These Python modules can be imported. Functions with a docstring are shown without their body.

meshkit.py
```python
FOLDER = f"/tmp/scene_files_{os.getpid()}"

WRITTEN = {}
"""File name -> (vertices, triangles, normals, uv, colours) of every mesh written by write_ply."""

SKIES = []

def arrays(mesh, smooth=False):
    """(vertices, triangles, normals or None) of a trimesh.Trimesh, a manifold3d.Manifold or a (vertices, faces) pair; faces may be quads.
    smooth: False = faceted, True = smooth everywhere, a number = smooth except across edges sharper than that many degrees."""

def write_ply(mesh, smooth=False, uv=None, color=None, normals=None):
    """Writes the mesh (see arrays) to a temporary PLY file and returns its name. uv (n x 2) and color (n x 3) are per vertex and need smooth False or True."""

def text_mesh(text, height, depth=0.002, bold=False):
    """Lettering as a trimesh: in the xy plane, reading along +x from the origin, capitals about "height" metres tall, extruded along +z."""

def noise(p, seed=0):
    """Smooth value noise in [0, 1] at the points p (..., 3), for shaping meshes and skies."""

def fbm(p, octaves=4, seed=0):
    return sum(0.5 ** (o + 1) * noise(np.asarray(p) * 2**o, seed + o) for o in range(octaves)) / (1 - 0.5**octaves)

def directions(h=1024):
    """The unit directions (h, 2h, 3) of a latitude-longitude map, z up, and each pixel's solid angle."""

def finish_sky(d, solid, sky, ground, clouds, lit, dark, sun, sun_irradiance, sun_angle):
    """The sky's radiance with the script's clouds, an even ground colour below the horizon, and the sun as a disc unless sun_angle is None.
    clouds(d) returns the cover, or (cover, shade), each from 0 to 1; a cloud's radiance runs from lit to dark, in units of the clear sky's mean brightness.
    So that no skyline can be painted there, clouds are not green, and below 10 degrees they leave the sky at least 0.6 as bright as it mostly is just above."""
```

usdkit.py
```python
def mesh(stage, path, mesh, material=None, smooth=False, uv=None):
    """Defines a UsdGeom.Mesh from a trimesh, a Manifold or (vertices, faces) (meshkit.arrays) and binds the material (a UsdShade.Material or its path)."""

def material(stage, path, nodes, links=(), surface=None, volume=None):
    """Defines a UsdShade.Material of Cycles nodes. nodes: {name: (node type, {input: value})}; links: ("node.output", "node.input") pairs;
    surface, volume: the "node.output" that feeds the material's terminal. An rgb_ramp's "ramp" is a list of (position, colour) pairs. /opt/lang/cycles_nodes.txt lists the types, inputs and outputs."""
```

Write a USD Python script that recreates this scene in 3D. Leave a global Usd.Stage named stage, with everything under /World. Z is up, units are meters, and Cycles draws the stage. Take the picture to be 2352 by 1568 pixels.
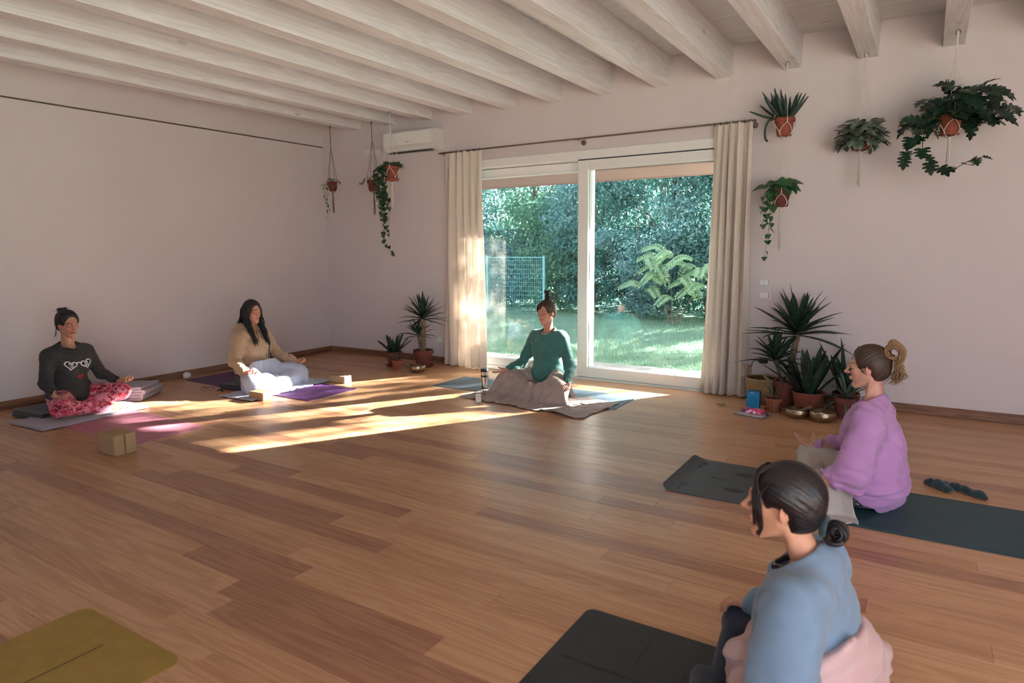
import math
import numpy as np
import trimesh
import manifold3d as m3
from scipy.ndimage import map_coordinates, gaussian_filter
from shapely.geometry import Polygon, Point, LineString, box as sbox
from shapely.ops import unary_union
from shapely import affinity
import usdkit, meshkit
from pxr import Usd, UsdGeom, UsdLux, UsdShade, Gf, Sdf, Vt

stage = Usd.Stage.CreateInMemory()
UsdGeom.SetStageUpAxis(stage, 'Z')
UsdGeom.SetStageMetersPerUnit(stage, 1.0)
UsdGeom.Xform.Define(stage, '/World')
stage.SetDefaultPrim(stage.GetPrimAtPath('/World'))

# ---------------------------------------------------------------- camera
YAW, PITCH, ROLL = -0.560645254, 0.141293380, -0.00876945
cam = UsdGeom.Camera.Define(stage, '/World/camera')
cam.CreateHorizontalApertureAttr(36.0)
cam.CreateFocalLengthAttr(36.0 * 1508.777 / 2352)
cam.CreateFStopAttr(3.2)
cam.CreateFocusDistanceAttr(5.6)
cam.CreateExposureAttr(0.58)
_f = np.array([math.sin(YAW) * math.cos(PITCH), math.cos(YAW) * math.cos(PITCH), -math.sin(PITCH)])
_r0 = np.array([math.cos(YAW), -math.sin(YAW), 0])
_u0 = np.cross(_r0, _f)
_r = _r0 * math.cos(ROLL) + _u0 * math.sin(ROLL)
_u = -_r0 * math.sin(ROLL) + _u0 * math.cos(ROLL)
cam.AddTransformOp().Set(Gf.Matrix4d(*_r, 0, *_u, 0, *(-_f), 0, 0, 0, 1.45, 1))

# ---------------------------------------------------------------- daylight
SUN_AZ, SUN_EL = math.radians(32.0), math.radians(20.5)
sky = usdkit.material(stage, '/World/Looks/sky', {
    's': ('sky_texture', {'sky_type': 'multiple_scattering', 'sun_disc': False, 'sun_elevation': SUN_EL, 'sun_rotation': SUN_AZ, 'aerosol_density': 1.6}),
    't': ('texture_coordinate', {}), 'm': ('mapping', {'scale': (1.6, 1.6, 4.0)}), 'n': ('noise_texture', {'scale': 1.4, 'detail': 6.0, 'roughness': 0.6}),
    'r': ('rgb_ramp', {'ramp': [(0, (.35, .35, .35)), (.38, (.45, .45, .45)), (.62, (.95, .95, .95)), (1, (.95, .95, .95))]}),
    'c': ('mix_color', {'b': (4.8, 5.6, 7.2), 'use_clamp': False}),
    'b': ('background_shader', {'strength': 0.235})},
    [('t.generated', 'm.vector'), ('m.vector', 'n.vector'), ('n.fac', 'r.fac'), ('r.color', 'c.fac'), ('s.color', 'c.a'), ('c.result', 'b.color')], surface='b.background')
dome = UsdLux.DomeLight.Define(stage, '/World/sky')
UsdShade.MaterialBindingAPI.Apply(dome.GetPrim()).Bind(sky)
sun = UsdLux.DistantLight.Define(stage, '/World/sun')
sun.CreateAngleAttr(0.7)
sun.CreateIntensityAttr(21.0)
sun.CreateNormalizeAttr(True)
sun.CreateColorAttr(Gf.Vec3f(1.0, 0.95, 0.88))
sun.AddRotateXYZOp().Set((90 - math.degrees(SUN_EL), 0, -math.degrees(SUN_AZ) + 180))

# ---------------------------------------------------------------- naming and prims
_used = {}


def nm(parent, name):
    d = _used.setdefault(str(parent), {})
    d[name] = d.get(name, 0) + 1
    return f'{parent}/{name}' if d[name] == 1 else f'{parent}/{name}_{d[name] - 1:03d}'


def cust(prim, label=None, cat=None, group=None, kind=None):
    prim = prim.GetPrim()
    for k, v in (('label', label), ('category', cat), ('group', group), ('kind', kind)):
        if v:
            prim.SetCustomDataByKey(k, v)


def thing(name, label, cat, loc=(0, 0, 0), rot=0, group=None, kind=None):
    x = UsdGeom.Xform.Define(stage, nm('/World', name))
    x.AddTranslateOp().Set(tuple(map(float, loc)))
    if rot:
        x.AddRotateZOp().Set(float(rot))
    cust(x, label, cat, group, kind)
    return str(x.GetPath())


_clampy = [None]                          # leaves that would reach into the wall bend back along it


def part(parent, name, mesh, mat, smooth=35, label=None, kind=None, pig=None):
    if _clampy[0] is not None:
        v, f = (mesh.vertices, mesh.faces) if hasattr(mesh, 'faces') else mesh
        v = np.array(v, float); y = _clampy[0] - v[:, 1]
        v[:, 1] = np.where(y < .05, _clampy[0] - .05 * np.exp(np.clip((y - .05) / .05, -30, 0)), v[:, 1])
        mesh = (v, f)
    o = usdkit.mesh(stage, nm(parent, name), mesh, mat, smooth)
    if pig is not None:
        UsdGeom.PrimvarsAPI(o).CreatePrimvar('pigment', Sdf.ValueTypeNames.Color3fArray, 'vertex').Set(Vt.Vec3fArray.FromNumpy(np.asarray(pig, np.float32)))
    cust(o, label, None, None, kind)
    return str(o.GetPath())


def solo(name, mesh, mat, label, cat, smooth=35, group=None, kind=None, loc=None, rot=0):
    o = usdkit.mesh(stage, nm('/World', name), mesh, mat, smooth)
    if loc is not None:
        o.AddTranslateOp().Set(tuple(map(float, loc)))
    if rot:
        o.AddRotateZOp().Set(float(rot))
    cust(o, label, cat, group, kind)
    return str(o.GetPath())


def struct(name, mesh=None, mat=None, smooth=False, label=None):
    p = f'/World/{name}'
    o = UsdGeom.Xform.Define(stage, p) if mesh is None else usdkit.mesh(stage, p, mesh, mat, smooth)
    cust(o, label, None, None, 'structure')
    return p


def quads(parent, name, v, f, mat, subdiv=True, label=None, uv=None):
    """A quad mesh, optionally smoothed by the renderer."""
    m = UsdGeom.Mesh.Define(stage, nm(parent, name))
    m.CreatePointsAttr(Vt.Vec3fArray.FromNumpy(np.asarray(v, np.float32)))
    f = np.asarray(f, np.int32)
    m.CreateFaceVertexCountsAttr(Vt.IntArray.FromNumpy(np.full(len(f), 4, np.int32)))
    m.CreateFaceVertexIndicesAttr(Vt.IntArray.FromNumpy(f.ravel()))
    m.CreateSubdivisionSchemeAttr('catmullClark' if subdiv else 'none')
    UsdShade.MaterialBindingAPI.Apply(m.GetPrim()).Bind(mat)
    cust(m, label)
    return str(m.GetPath())


# ---------------------------------------------------------------- mesh helpers
def cat(*ms):
    out, n = ([], []), 0
    for m in ms:
        v, f = (m.vertices, m.faces) if hasattr(m, 'faces') else m
        out[0].append(np.asarray(v, float)); out[1].append(np.asarray(f, int) + n); n += len(v)
    return np.vstack(out[0]), np.vstack(out[1])


_sg = np.array([(x, y, z) for x in (-1, 1) for y in (-1, 1) for z in (-1, 1)], float)


def _bevel_template():
    p = np.concatenate([_sg * (10 - np.eye(3)[k] * 0 - (np.ones(3) - np.eye(3)[k])) for k in range(3)])
    h = trimesh.convex.convex_hull(p)
    order = [int(np.argmin(np.linalg.norm(p - q, axis=1))) for q in h.vertices]
    return np.array(order)[h.faces]


_BF = _bevel_template()


def bx(c, s, bev=0.004):
    """A box with chamfered edges: centre, size."""
    hs = np.array(s, float) / 2
    b = min(bev, 0.45 * hs.min())
    v = np.concatenate([_sg * (hs - b * (np.ones(3) - np.eye(3)[k])) for k in range(3)])
    return v + np.array(c, float), _BF.copy()


def bx2(lo, hi, bev=0.004):
    lo, hi = np.array(lo, float), np.array(hi, float)
    return bx((lo + hi) / 2, hi - lo, bev)


def lathe(prof, n=40, c=(0, 0, 0)):
    """Turns a closed (r, z) outline about z."""
    prof = np.array(prof, float)
    a = np.linspace(0, 2 * np.pi, n, endpoint=False)
    k = len(prof)
    v = np.stack([prof[:, 0][None] * np.cos(a)[:, None], prof[:, 0][None] * np.sin(a)[:, None], np.broadcast_to(prof[:, 1], (n, k))], -1).reshape(-1, 3)
    i, j = np.meshgrid(np.arange(n), np.arange(k - 1), indexing='ij')
    i2 = (i + 1) % n
    f = np.stack([i * k + j, i2 * k + j, i2 * k + j + 1, i * k + j + 1], -1).reshape(-1, 4)
    f = np.vstack([f[:, [0, 1, 2]], f[:, [0, 2, 3]]])
    ok = np.linalg.norm(np.cross(v[f[:, 1]] - v[f[:, 0]], v[f[:, 2]] - v[f[:, 0]]), axis=1) > 1e-12
    return v + np.array(c, float), f[ok]


def tube(pts, r, n=8, flat=1.0, up=None):
    """A capped tube along points with radius r (number or one per point); flat squashes it along its second axis."""
    P = np.asarray(pts, float)
    r = np.broadcast_to(np.asarray(r, float), (len(P),))
    T = np.gradient(P, axis=0)
    T /= np.maximum(np.linalg.norm(T, axis=1, keepdims=True), 1e-9)
    a = np.array(up, float) if up is not None else (np.array([0, 0, 1.0]) if abs(T[0][2]) < 0.9 else np.array([1.0, 0, 0]))
    N = []
    for t in T:
        a = a - t * (a @ t)
        l = np.linalg.norm(a)
        a = a / l if l > 1e-6 else np.cross(t, [0.3, 0.9, 0.1]) / np.linalg.norm(np.cross(t, [0.3, 0.9, 0.1]))
        N.append(a)
    N = np.array(N)
    B = np.cross(T, N)
    th = np.linspace(0, 2 * np.pi, n, endpoint=False)
    ring = P[:, None] + r[:, None, None] * (np.cos(th)[None, :, None] * B[:, None] + flat * np.sin(th)[None, :, None] * N[:, None])
    v = np.vstack([ring.reshape(-1, 3), P[:1], P[-1:]])
    m = len(P)
    i, j = np.meshgrid(np.arange(m - 1), np.arange(n), indexing='ij')
    j2 = (j + 1) % n
    q = np.stack([i * n + j, i * n + j2, (i + 1) * n + j2, (i + 1) * n + j], -1).reshape(-1, 4)
    f = [q[:, [0, 1, 2]], q[:, [0, 2, 3]]]
    jj = np.arange(n); j2 = (jj + 1) % n
    f.append(np.stack([np.full(n, m * n), j2, jj], -1))
    f.append(np.stack([np.full(n, m * n + 1), (m - 1) * n + jj, (m - 1) * n + j2], -1))
    return v, np.vstack(f)


def curve(ctrl, n=16):
    """Catmull-Rom through control points."""
    C = np.asarray(ctrl, float)
    C = np.vstack([2 * C[0] - C[1], C, 2 * C[-1] - C[-2]])
    out = []
    m = len(C) - 3
    for s in np.linspace(0, m - 1e-9, n):
        i = int(s); t = s - i
        a, b, c, d = C[i:i + 4]
        out.append(0.5 * ((2 * b) + (-a + c) * t + (2 * a - 5 * b + 4 * c - d) * t * t + (-a + 3 * b - 3 * c + d) * t ** 3))
    return np.array(out)


def extrude(poly, h, z=0.0):
    ms = []
    for g in getattr(poly, 'geoms', [poly]):
        m = trimesh.creation.extrude_polygon(g, h, engine='earcut')
        m.apply_translation([0, 0, z]); ms.append((m.vertices, m.faces))
    return cat(*ms)


def rrect(x0, y0, x1, y1, r, seg=6):
    return sbox(x0 + r, y0 + r, x1 - r, y1 - r).buffer(r, quad_segs=seg)


def man(m):
    v, f = (m.vertices, m.faces) if hasattr(m, 'faces') else m
    return m3.Manifold(m3.Mesh(np.asarray(v, np.float32), np.asarray(f, np.uint32)))


def rotz(v, deg):
    c, s = math.cos(math.radians(deg)), math.sin(math.radians(deg))
    return np.asarray(v, float) @ np.array([[c, s, 0], [-s, c, 0], [0, 0, 1]])


def moved(m, t=(0, 0, 0), rot=0, s=1.0):
    v, f = (m.vertices, m.faces) if hasattr(m, 'faces') else m
    return rotz(np.asarray(v, float) * s, rot) + np.array(t, float), f


# ---------------------------------------------------------------- materials
def S(h):
    h = h.lstrip('#')
    c = np.array([int(h[i:i + 2], 16) for i in (0, 2, 4)]) / 255.0
    return tuple(np.where(c < 0.04045, c / 12.92, ((c + 0.055) / 1.055) ** 2.4))


def P(name, col, rough=0.6, col2=None, scale=8.0, stretch=(1, 1, 1), detail=3.0, lo=0.35, hi=0.65, bump=0.0, bscale=None, bstretch=None, trans=0.0, **kw):
    """Principled material; col2 and bump come from object-space noise; trans adds a translucent share."""
    n = {'p': ('principled_bsdf', {'base_color': col, 'roughness': rough, **kw})}
    l = []
    if col2 is not None or bump:
        n['t'] = ('texture_coordinate', {})
    if col2 is not None:
        n['m'] = ('mapping', {'scale': stretch}); n['n'] = ('noise_texture', {'scale': scale, 'detail': detail})
        n['r'] = ('rgb_ramp', {'ramp': [(0, col), (lo, col), (hi, col2), (1, col2)]})
        l += [('t.object', 'm.vector'), ('m.vector', 'n.vector'), ('n.fac', 'r.fac'), ('r.color', 'p.base_color')]
    if bump:
        n['bm'] = ('mapping', {'scale': bstretch or stretch}); n['bn'] = ('noise_texture', {'scale': bscale or scale, 'detail': 3.0})
        n['b'] = ('bump', {'strength': 1.0, 'distance': bump})
        l += [('t.object', 'bm.vector'), ('bm.vector', 'bn.vector'), ('bn.fac', 'b.height'), ('b.normal', 'p.normal')]
    out = 'p.BSDF'
    if trans:
        n['tr'] = ('translucent_bsdf', {'color': col}); n['mx'] = ('mix_closure', {'fac': trans})
        l += [('p.BSDF', 'mx.closure1'), ('tr.BSDF', 'mx.closure2')]
        if col2 is not None:
            l += [('r.color', 'tr.color')]
        out = 'mx.closure'
    return usdkit.material(stage, f'/World/Looks/{name}', n, l, surface=out)


def wood(name, a, b, c, rough=0.42, off=(0, 0, 0), axis=0, sc=1.0, knots=None, bump=0.0006):
    """Planed timber: long streaks, cathedral rings and pores running along one axis."""
    st = [9.0, 9.0, 9.0]; st[axis] = 0.55
    st2 = [70.0, 70.0, 70.0]; st2[axis] = 2.2
    n = {'t': ('texture_coordinate', {}), 'm': ('mapping', {'scale': tuple(np.array(st) * sc), 'location': off}),
         'm2': ('mapping', {'scale': tuple(np.array(st2) * sc), 'location': off}),
         'n': ('noise_texture', {'scale': 1.0, 'detail': 3.0, 'distortion': 0.6}),
         'w': ('math', {'math_type': 'multiply', 'value2': 9.0}), 'wf': ('math', {'math_type': 'pingpong', 'value2': 0.5}),
         'n2': ('noise_texture', {'scale': 1.0, 'detail': 4.0, 'roughness': 0.65}),
         'r1': ('rgb_ramp', {'ramp': [(0.0, b), (0.10, b), (0.35, a), (0.5, a), (1, a)]}),
         'r2': ('rgb_ramp', {'ramp': [(0, (0, 0, 0)), (0.50, (0, 0, 0)), (0.72, (1, 1, 1)), (1, (1, 1, 1))]}),
         'mx': ('mix_color', {'b': c}), 'fm': ('math', {'math_type': 'multiply', 'value2': 0.55}),
         'bp': ('bump', {'strength': 1.0, 'distance': bump}), 'p': ('principled_bsdf', {'roughness': rough})}
    l = [('t.object', 'm.vector'), ('t.object', 'm2.vector'), ('m.vector', 'n.vector'), ('n.fac', 'w.value1'), ('w.value', 'wf.value1'), ('wf.value', 'r1.fac'),
         ('m2.vector', 'n2.vector'), ('n2.fac', 'r2.fac'), ('r2.color', 'fm.value1'), ('fm.value', 'mx.fac'), ('r1.color', 'mx.a'),
         ('n2.fac', 'bp.height'), ('bp.normal', 'p.normal'), ('mx.result', 'p.base_color')]
    if knots:
        ks = [3.2, 3.2, 3.2]; ks[axis] = 1.1
        n |= {'km': ('mapping', {'scale': tuple(np.array(ks)), 'location': off}), 'kv': ('voronoi_texture', {'scale': 1.0, 'dimensions': '3D'}),
              'kr': ('rgb_ramp', {'ramp': [(0, (1, 1, 1)), (0.035, (.75, .75, .75)), (0.075, (0, 0, 0)), (1, (0, 0, 0))]}),
              'kx': ('mix_color', {'b': knots}), 'kf': ('math', {'math_type': 'multiply', 'value2': 0.5})}
        l = [x for x in l if x[1] != 'p.base_color'] + [('t.object', 'km.vector'), ('km.vector', 'kv.vector'), ('kv.distance', 'kr.fac'), ('kr.color', 'kf.value1'), ('kf.value', 'kx.fac'), ('mx.result', 'kx.a'), ('kx.result', 'p.base_color')]
    return usdkit.material(stage, f'/World/Looks/{name}', n, l, surface='p.BSDF')


def pane_mat(name, tint=(0.97, 0.99, 0.985), dirt=0.0):
    n = {'t': ('transparent_bsdf', {'color': tint}), 'g': ('glossy_bsdf', {'color': (1, 1, 1), 'roughness': 0.0}), 'f': ('fresnel', {'IOR': 1.33}), 'm': ('mix_closure', {})}
    return usdkit.material(stage, f'/World/Looks/{name}', n, [('f.fac', 'm.fac'), ('t.BSDF', 'm.closure1'), ('g.BSDF', 'm.closure2')], surface='m.closure')


M = {}
M['wall'] = P('wall_paint', S('#d6cccd'), 0.85, bump=0.0006, bscale=160)
M['white'] = P('white_lacquer', S('#e9e8e6'), 0.35)
M['plastic'] = P('white_plastic', S('#dcdad8'), 0.4)
M['gasket'] = P('rubber_gasket', S('#2b3440'), 0.5)
M['pane'] = pane_mat('window_pane')
M['base'] = wood('baseboard_oak', S('#8a6148'), S('#6f4c37'), S('#553828'), 0.45)
M['steel'] = P('brushed_steel', S('#8e837c'), 0.32, metallic=1.0)
M['dark'] = P('dark_plastic', S('#17181b'), 0.45)
M['terracotta'] = P('terracotta', S('#984f38'), 0.8, S('#80412f'), scale=9, bump=0.0008, bscale=60)
M['terracotta_dark'] = P('dark_terracotta', S('#733a2e'), 0.8, S('#5a2d26'), scale=9, bump=0.0008, bscale=60)
M['soil'] = P('potting_soil', S('#2c2019'), 0.95, S('#4a3728'), scale=60, bump=0.006, bscale=70)
M['cord'] = P('cotton_cord', S('#d9d2c8'), 0.9, bump=0.0012, bscale=300)
M['jute'] = P('brown_jute_cord', S('#8a6a55'), 0.9, bump=0.0012, bscale=300)

# ================================================================ THE ROOM
WX, WY, CH = -7.18, 6.55, 3.29           # left wall, window wall, ceiling boards
RX, BY = 3.4, -2.6                        # right wall and the wall behind the camera
rng = np.random.default_rng(7)

# ---- floor: oak planks, one mesh each
fl = struct('floor')
tones = [('#c69872', '#b98a65', '#a27552'), ('#ca9d77', '#be9069', '#a67c58'), ('#c0916b', '#b1825d', '#996f4b'), ('#cda07a', '#c1946d', '#aa8160'),
         ('#c3946d', '#b58660', '#9d724f'), ('#ad7e60', '#9d6e53', '#855a44'), ('#c99c76', '#bc8f69', '#a57c58'), ('#c29470', '#b38660', '#9b724f')]
FM = [wood(f'oak_plank_{"abcdefgh"[i]}', S(t[0]), S(t[1]), S(t[2]), 0.32, off=(i * 3.7, i * 5.3, i * 1.9)) for i, t in enumerate(tones)]
part(fl, 'subfloor', bx2((WX - .3, BY - .3, -.06), (RX + .3, WY + .4, -.016), 0), P('subfloor_black', S('#1d1410'), 0.9), False)
PW = 0.1247
y0 = 1.431 - PW * 32
for r in range(76):
    ya = y0 + r * PW
    yb = ya + PW
    if yb < BY or ya > WY:
        continue
    x = WX - rng.uniform(0, 2.0) if r != 32 else -2.37 - 4 * 1.9
    if r == 32:
        x = -2.370 - 1.95 * 3
    while x < RX:
        L = 1.95 if r == 32 else rng.choice([1.5, 1.9, 2.2, 2.2])
        a, b = max(x, WX - .02), min(x + L, RX + .05)
        if b - a > 0.02 and not (yb < 0.45) and not (a > 1.9):
            k = int(rng.integers(0, 8))
            if r == 32 and abs(a + 2.37) < .1:
                k = 5
            part(fl, 'plank', bx2((a + .0004, max(ya, BY) + .0004, -.016), (b - .0004, min(yb, WY + .02) - .0004, rng.uniform(-.0003, .0003)), 0.0009), FM[k], False)
        elif b - a > 0.02:
            _used.setdefault('rest', []).append(bx2((a + .0004, ya + .0004, -.016), (b - .0004, yb - .0004, 0), 0.0009))
        x += L
part(fl, 'plank_remainder', cat(*_used.pop('rest')), FM[0], False, kind='stuff')

# ---- walls
struct('wall_left', bx2((WX - .3, BY - .3, -.1), (WX, WY + .4, CH + .2), 0), M['wall'])
OX0, OX1, OZ = -4.86, -1.60, 2.476
wb = man(bx2((WX - .3, WY, -.1), (RX + .3, WY + .4, CH + .2), 0)) - man(bx2((OX0, WY - .1, -.0), (OX1, WY + .6, OZ), 0))
struct('wall_back', trimesh.Trimesh(*[np.array(x) for x in (wb.to_mesh().vert_properties, wb.to_mesh().tri_verts)]), M['wall'])
wr = man(bx2((RX, BY - .3, -.1), (RX + .3, WY + .4, CH + .2), 0)) - man(bx2((RX - .1, -2.3, 0.0), (RX + .5, 2.0, 2.9), 0))  # the opening in this wall is added, out of view, to let daylight in
struct('wall_right', trimesh.Trimesh(*[np.array(x) for x in (wr.to_mesh().vert_properties, wr.to_mesh().tri_verts)]), M['wall'])
wf = man(bx2((WX - .3, BY - .3, -.1), (RX + .3, BY, CH + .2), 0)) - man(bx2((-.6, BY - .5, 0.0), (3.1, BY + .1, 2.95), 0))  # opening behind the camera is an unseen addition, cut to bring in fill light
struct('wall_front', trimesh.Trimesh(*[np.array(x) for x in (wf.to_mesh().vert_properties, wf.to_mesh().tri_verts)]), M['wall'])
BH = 0.082
struct('baseboard_left', bx2((WX, BY, 0), (WX + .014, WY, BH), .003), wood('baseboard_side', S('#8a6148'), S('#6f4c37'), S('#553828'), 0.45, axis=1))
bb = struct('baseboard_back')
part(bb, 'left_run', bx2((WX + .014, WY - .014, 0), (OX0 - .02, WY, BH), .003), M['base'], False)
part(bb, 'right_run', bx2((OX1 + .02, WY - .014, 0), (RX, WY, BH), .003), M['base'], False)

# ---- ceiling: boards on white-washed beams
ce = struct('ceiling')
BM = [wood(f'whitewashed_pine_{"abc"[i]}', S('#e8e6e9'), S('#dfdcdd'), S('#d1cccb'), 0.7, off=(i * 2.3, i * 4.1, i * 3.3), axis=1, sc=0.8, knots=S('#8d7b6c'), bump=.0004) for i in range(3)]
BD = [wood(f'whitewashed_board_{"ab"[i]}', S('#e4e1e3'), S('#dad6d6'), S('#cbc5c3'), 0.7, off=(i * 2.3, i * 4.1, i * 3.3), axis=0, sc=0.8, knots=S('#8d7b6c'), bump=.0004) for i in range(2)]
part(ce, 'roof_deck', bx2((WX - .3, BY - .3, CH + .02), (RX + .3, WY + .4, CH + .2), 0), M['wall'], False)
y = WY
k = 0
while y > BY:
    part(ce, 'board', bx2((WX, y - .186, CH + rng.uniform(0, .0012)), (RX, y - .001, CH + .019), .002), BD[k % 2], False)
    y -= .187; k += 1
for i in range(18):
    xr = .145 + .5985 * (6 - i)
    if xr - .15 < WX - .03 or xr > RX:
        continue
    part(ce, 'beam', bx2((max(xr - .15, WX - .01), BY, 3.015), (xr, WY + .02, CH + .001), .004), BM[i % 3], False)
struct('trim_1', bx2((WX, 0.0, 2.838), (WX + .012, WY, 2.852), .003), M['steel'])

# ---- window: a fixed sash and a sliding sash
w = struct('window_1')


def bars(x0, x1, z0, z1, ya, yb, l, r_, b, t):
    return cat(bx2((x0, ya, z0), (x0 + l, yb, z1), .006), bx2((x1 - r_, ya, z0), (x1, yb, z1), .006),
               bx2((x0 + l, ya, z0), (x1 - r_, yb, z0 + b), .006), bx2((x0 + l, ya, z1 - t), (x1 - r_, yb, z1), .006))


part(w, 'outer_frame', bars(OX0, OX1, -.012, OZ, 6.525, 6.78, .06, .06, .03, .095), M['white'])
part(w, 'head_slit', bx2((-3.245, 6.53, 2.374), (OX1 + .06, 6.56, 2.382), .001), M['gasket'], False)
fs = part(w, 'fixed_sash', bars(OX0 + .06, -3.13, .02, 2.375, 6.66, 6.73, .07, .10, .10, .105), M['white'])
part(fs, 'pane', bx2((OX0 + .12, 6.69, .11), (-3.22, 6.694, 2.28), 0), M['pane'], False)
part(fs, 'glazing_bead', bars(OX0 + .118, -3.218, .108, 2.283, 6.652, 6.668, .012, .012, .012, .012), M['white'])
ss = part(w, 'sliding_sash', bars(-3.235, OX1 + .05, .022, 2.368, 6.515, 6.60, .118, .12, .115, .10), M['white'])
part(ss, 'pane', bx2((-3.13, 6.575, .13), (OX1 - .06, 6.579, 2.275), 0), M['pane'], False)
part(ss, 'gasket', bars(-3.121, OX1 - .066, .133, 2.272, 6.562, 6.572, .006, .006, .006, .006), M['gasket'])
part(w, 'threshold', bx2((OX0 + .05, 6.50, -.004), (OX1 - .05, 6.95, .015), .004), M['white'])

# ---- air conditioner
ac = thing('air_conditioner', 'white split air conditioner high on the wall left of the curtain rod', 'air conditioner', (-5.47, 6.55, 2.635))
sec = Polygon([(0, 0.0), (-.10, -.002), (-.165, .02), (-.198, .075), (-.2, .23), (-.185, .245), (0, .245)])
body = trimesh.creation.extrude_polygon(sec, .80, engine='earcut')
bv = np.asarray(body.vertices)[:, [2, 0, 1]] - np.array([.40, 0, 0])
part(ac, 'casing', (bv, body.faces), M['plastic'], 25)
part(ac, 'front_panel', bx2((-.385, -.208, .075), (.33, -.199, .225), .004), M['white'], False)
part(ac, 'louvre', moved(bx((0, 0, 0), (.70, .006, .07), .002), (-.02, -.176, .045)), M['plastic'], False)
part(ac, 'air_slot', bx2((-.37, -.150, -.004), (.33, -.085, .002), .001), M['dark'], False)
tm = meshkit.text_mesh('Hisense', .011, .001)
tv = np.asarray(tm.vertices)
part(ac, 'lettering', (np.stack([tv[:, 0] - .03, -.2085 - tv[:, 2], tv[:, 1] + .105], -1), np.asarray(tm.faces)), P('grey_lettering', S('#4a474a'), 0.5), False)
solo('duct_cover', bx2((-6.37, 6.525, 2.665), (-6.10, 6.56, 2.745), .006), M['plastic'], 'flat white cover plate on the wall left of the air conditioner', 'cover plate')

# ---- switches and sockets
def plate(name, label, x, z, wdt=.119, h=.077, keys=2):
    t = thing(name, label, 'wall plate', (x, 6.55, z))
    part(t, 'plate', bx2((-wdt / 2, -.010, -h / 2), (wdt / 2, 0.004, h / 2), .003), M['plastic'], False)
    part(t, 'recess', bx2((-wdt / 2 + .014, -.0112, -.026), (wdt / 2 - .022, -.009, .026), .001), M['gasket'], False)
    wk = (wdt - .040) / keys
    for i in range(keys):
        part(t, 'rocker', bx2((-wdt / 2 + .0155 + i * wk, -.0135, -.0245), (-wdt / 2 + .0145 + (i + 1) * wk, -.010, .0245), .0015), M['white'], False)
plate('light_switch', 'upper white double light switch on the wall right of the right curtain', -1.279, 1.108)
plate('light_switch', 'lower white double light switch, partly behind the tall yucca leaves', -1.275, .988)
so = thing('socket_panel', 'large white cover panel on the wall behind the right yucca', 'wall plate', (-1.09, 6.55, .55))
part(so, 'panel', bx2((-.13, -.012, -.13), (.13, 0.004, .13), .004), M['plastic'], False)
so = thing('wall_socket', 'white wall socket with a black plug behind the straw basket', 'socket', (-1.24, 6.55, .36))
part(so, 'plate', bx2((-.075, -.010, -.045), (.075, 0.004, .045), .003), M['plastic'], False)
part(so, 'plug', bx2((-.055, -.045, -.022), (.02, -.008, .022), .006), M['dark'], False)
part(so, 'cable', tube(curve([(-.04, -.04, -.01), (-.10, -.05, .0), (-.13, -.04, -.12), (-.12, -.03, -.355)], 20), .004, 6), M['dark'])
so = thing('wall_socket', 'small white wall socket beside the left curtain', 'socket', (-5.2, 6.55, .30))
part(so, 'plate', bx2((-.055, -.010, -.04), (.055, 0.004, .04), .003), M['plastic'], False)
part(so, 'insert', bx2((-.03, -.012, -.022), (.03, -.009, .022), .001), M['white'], False)

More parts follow.
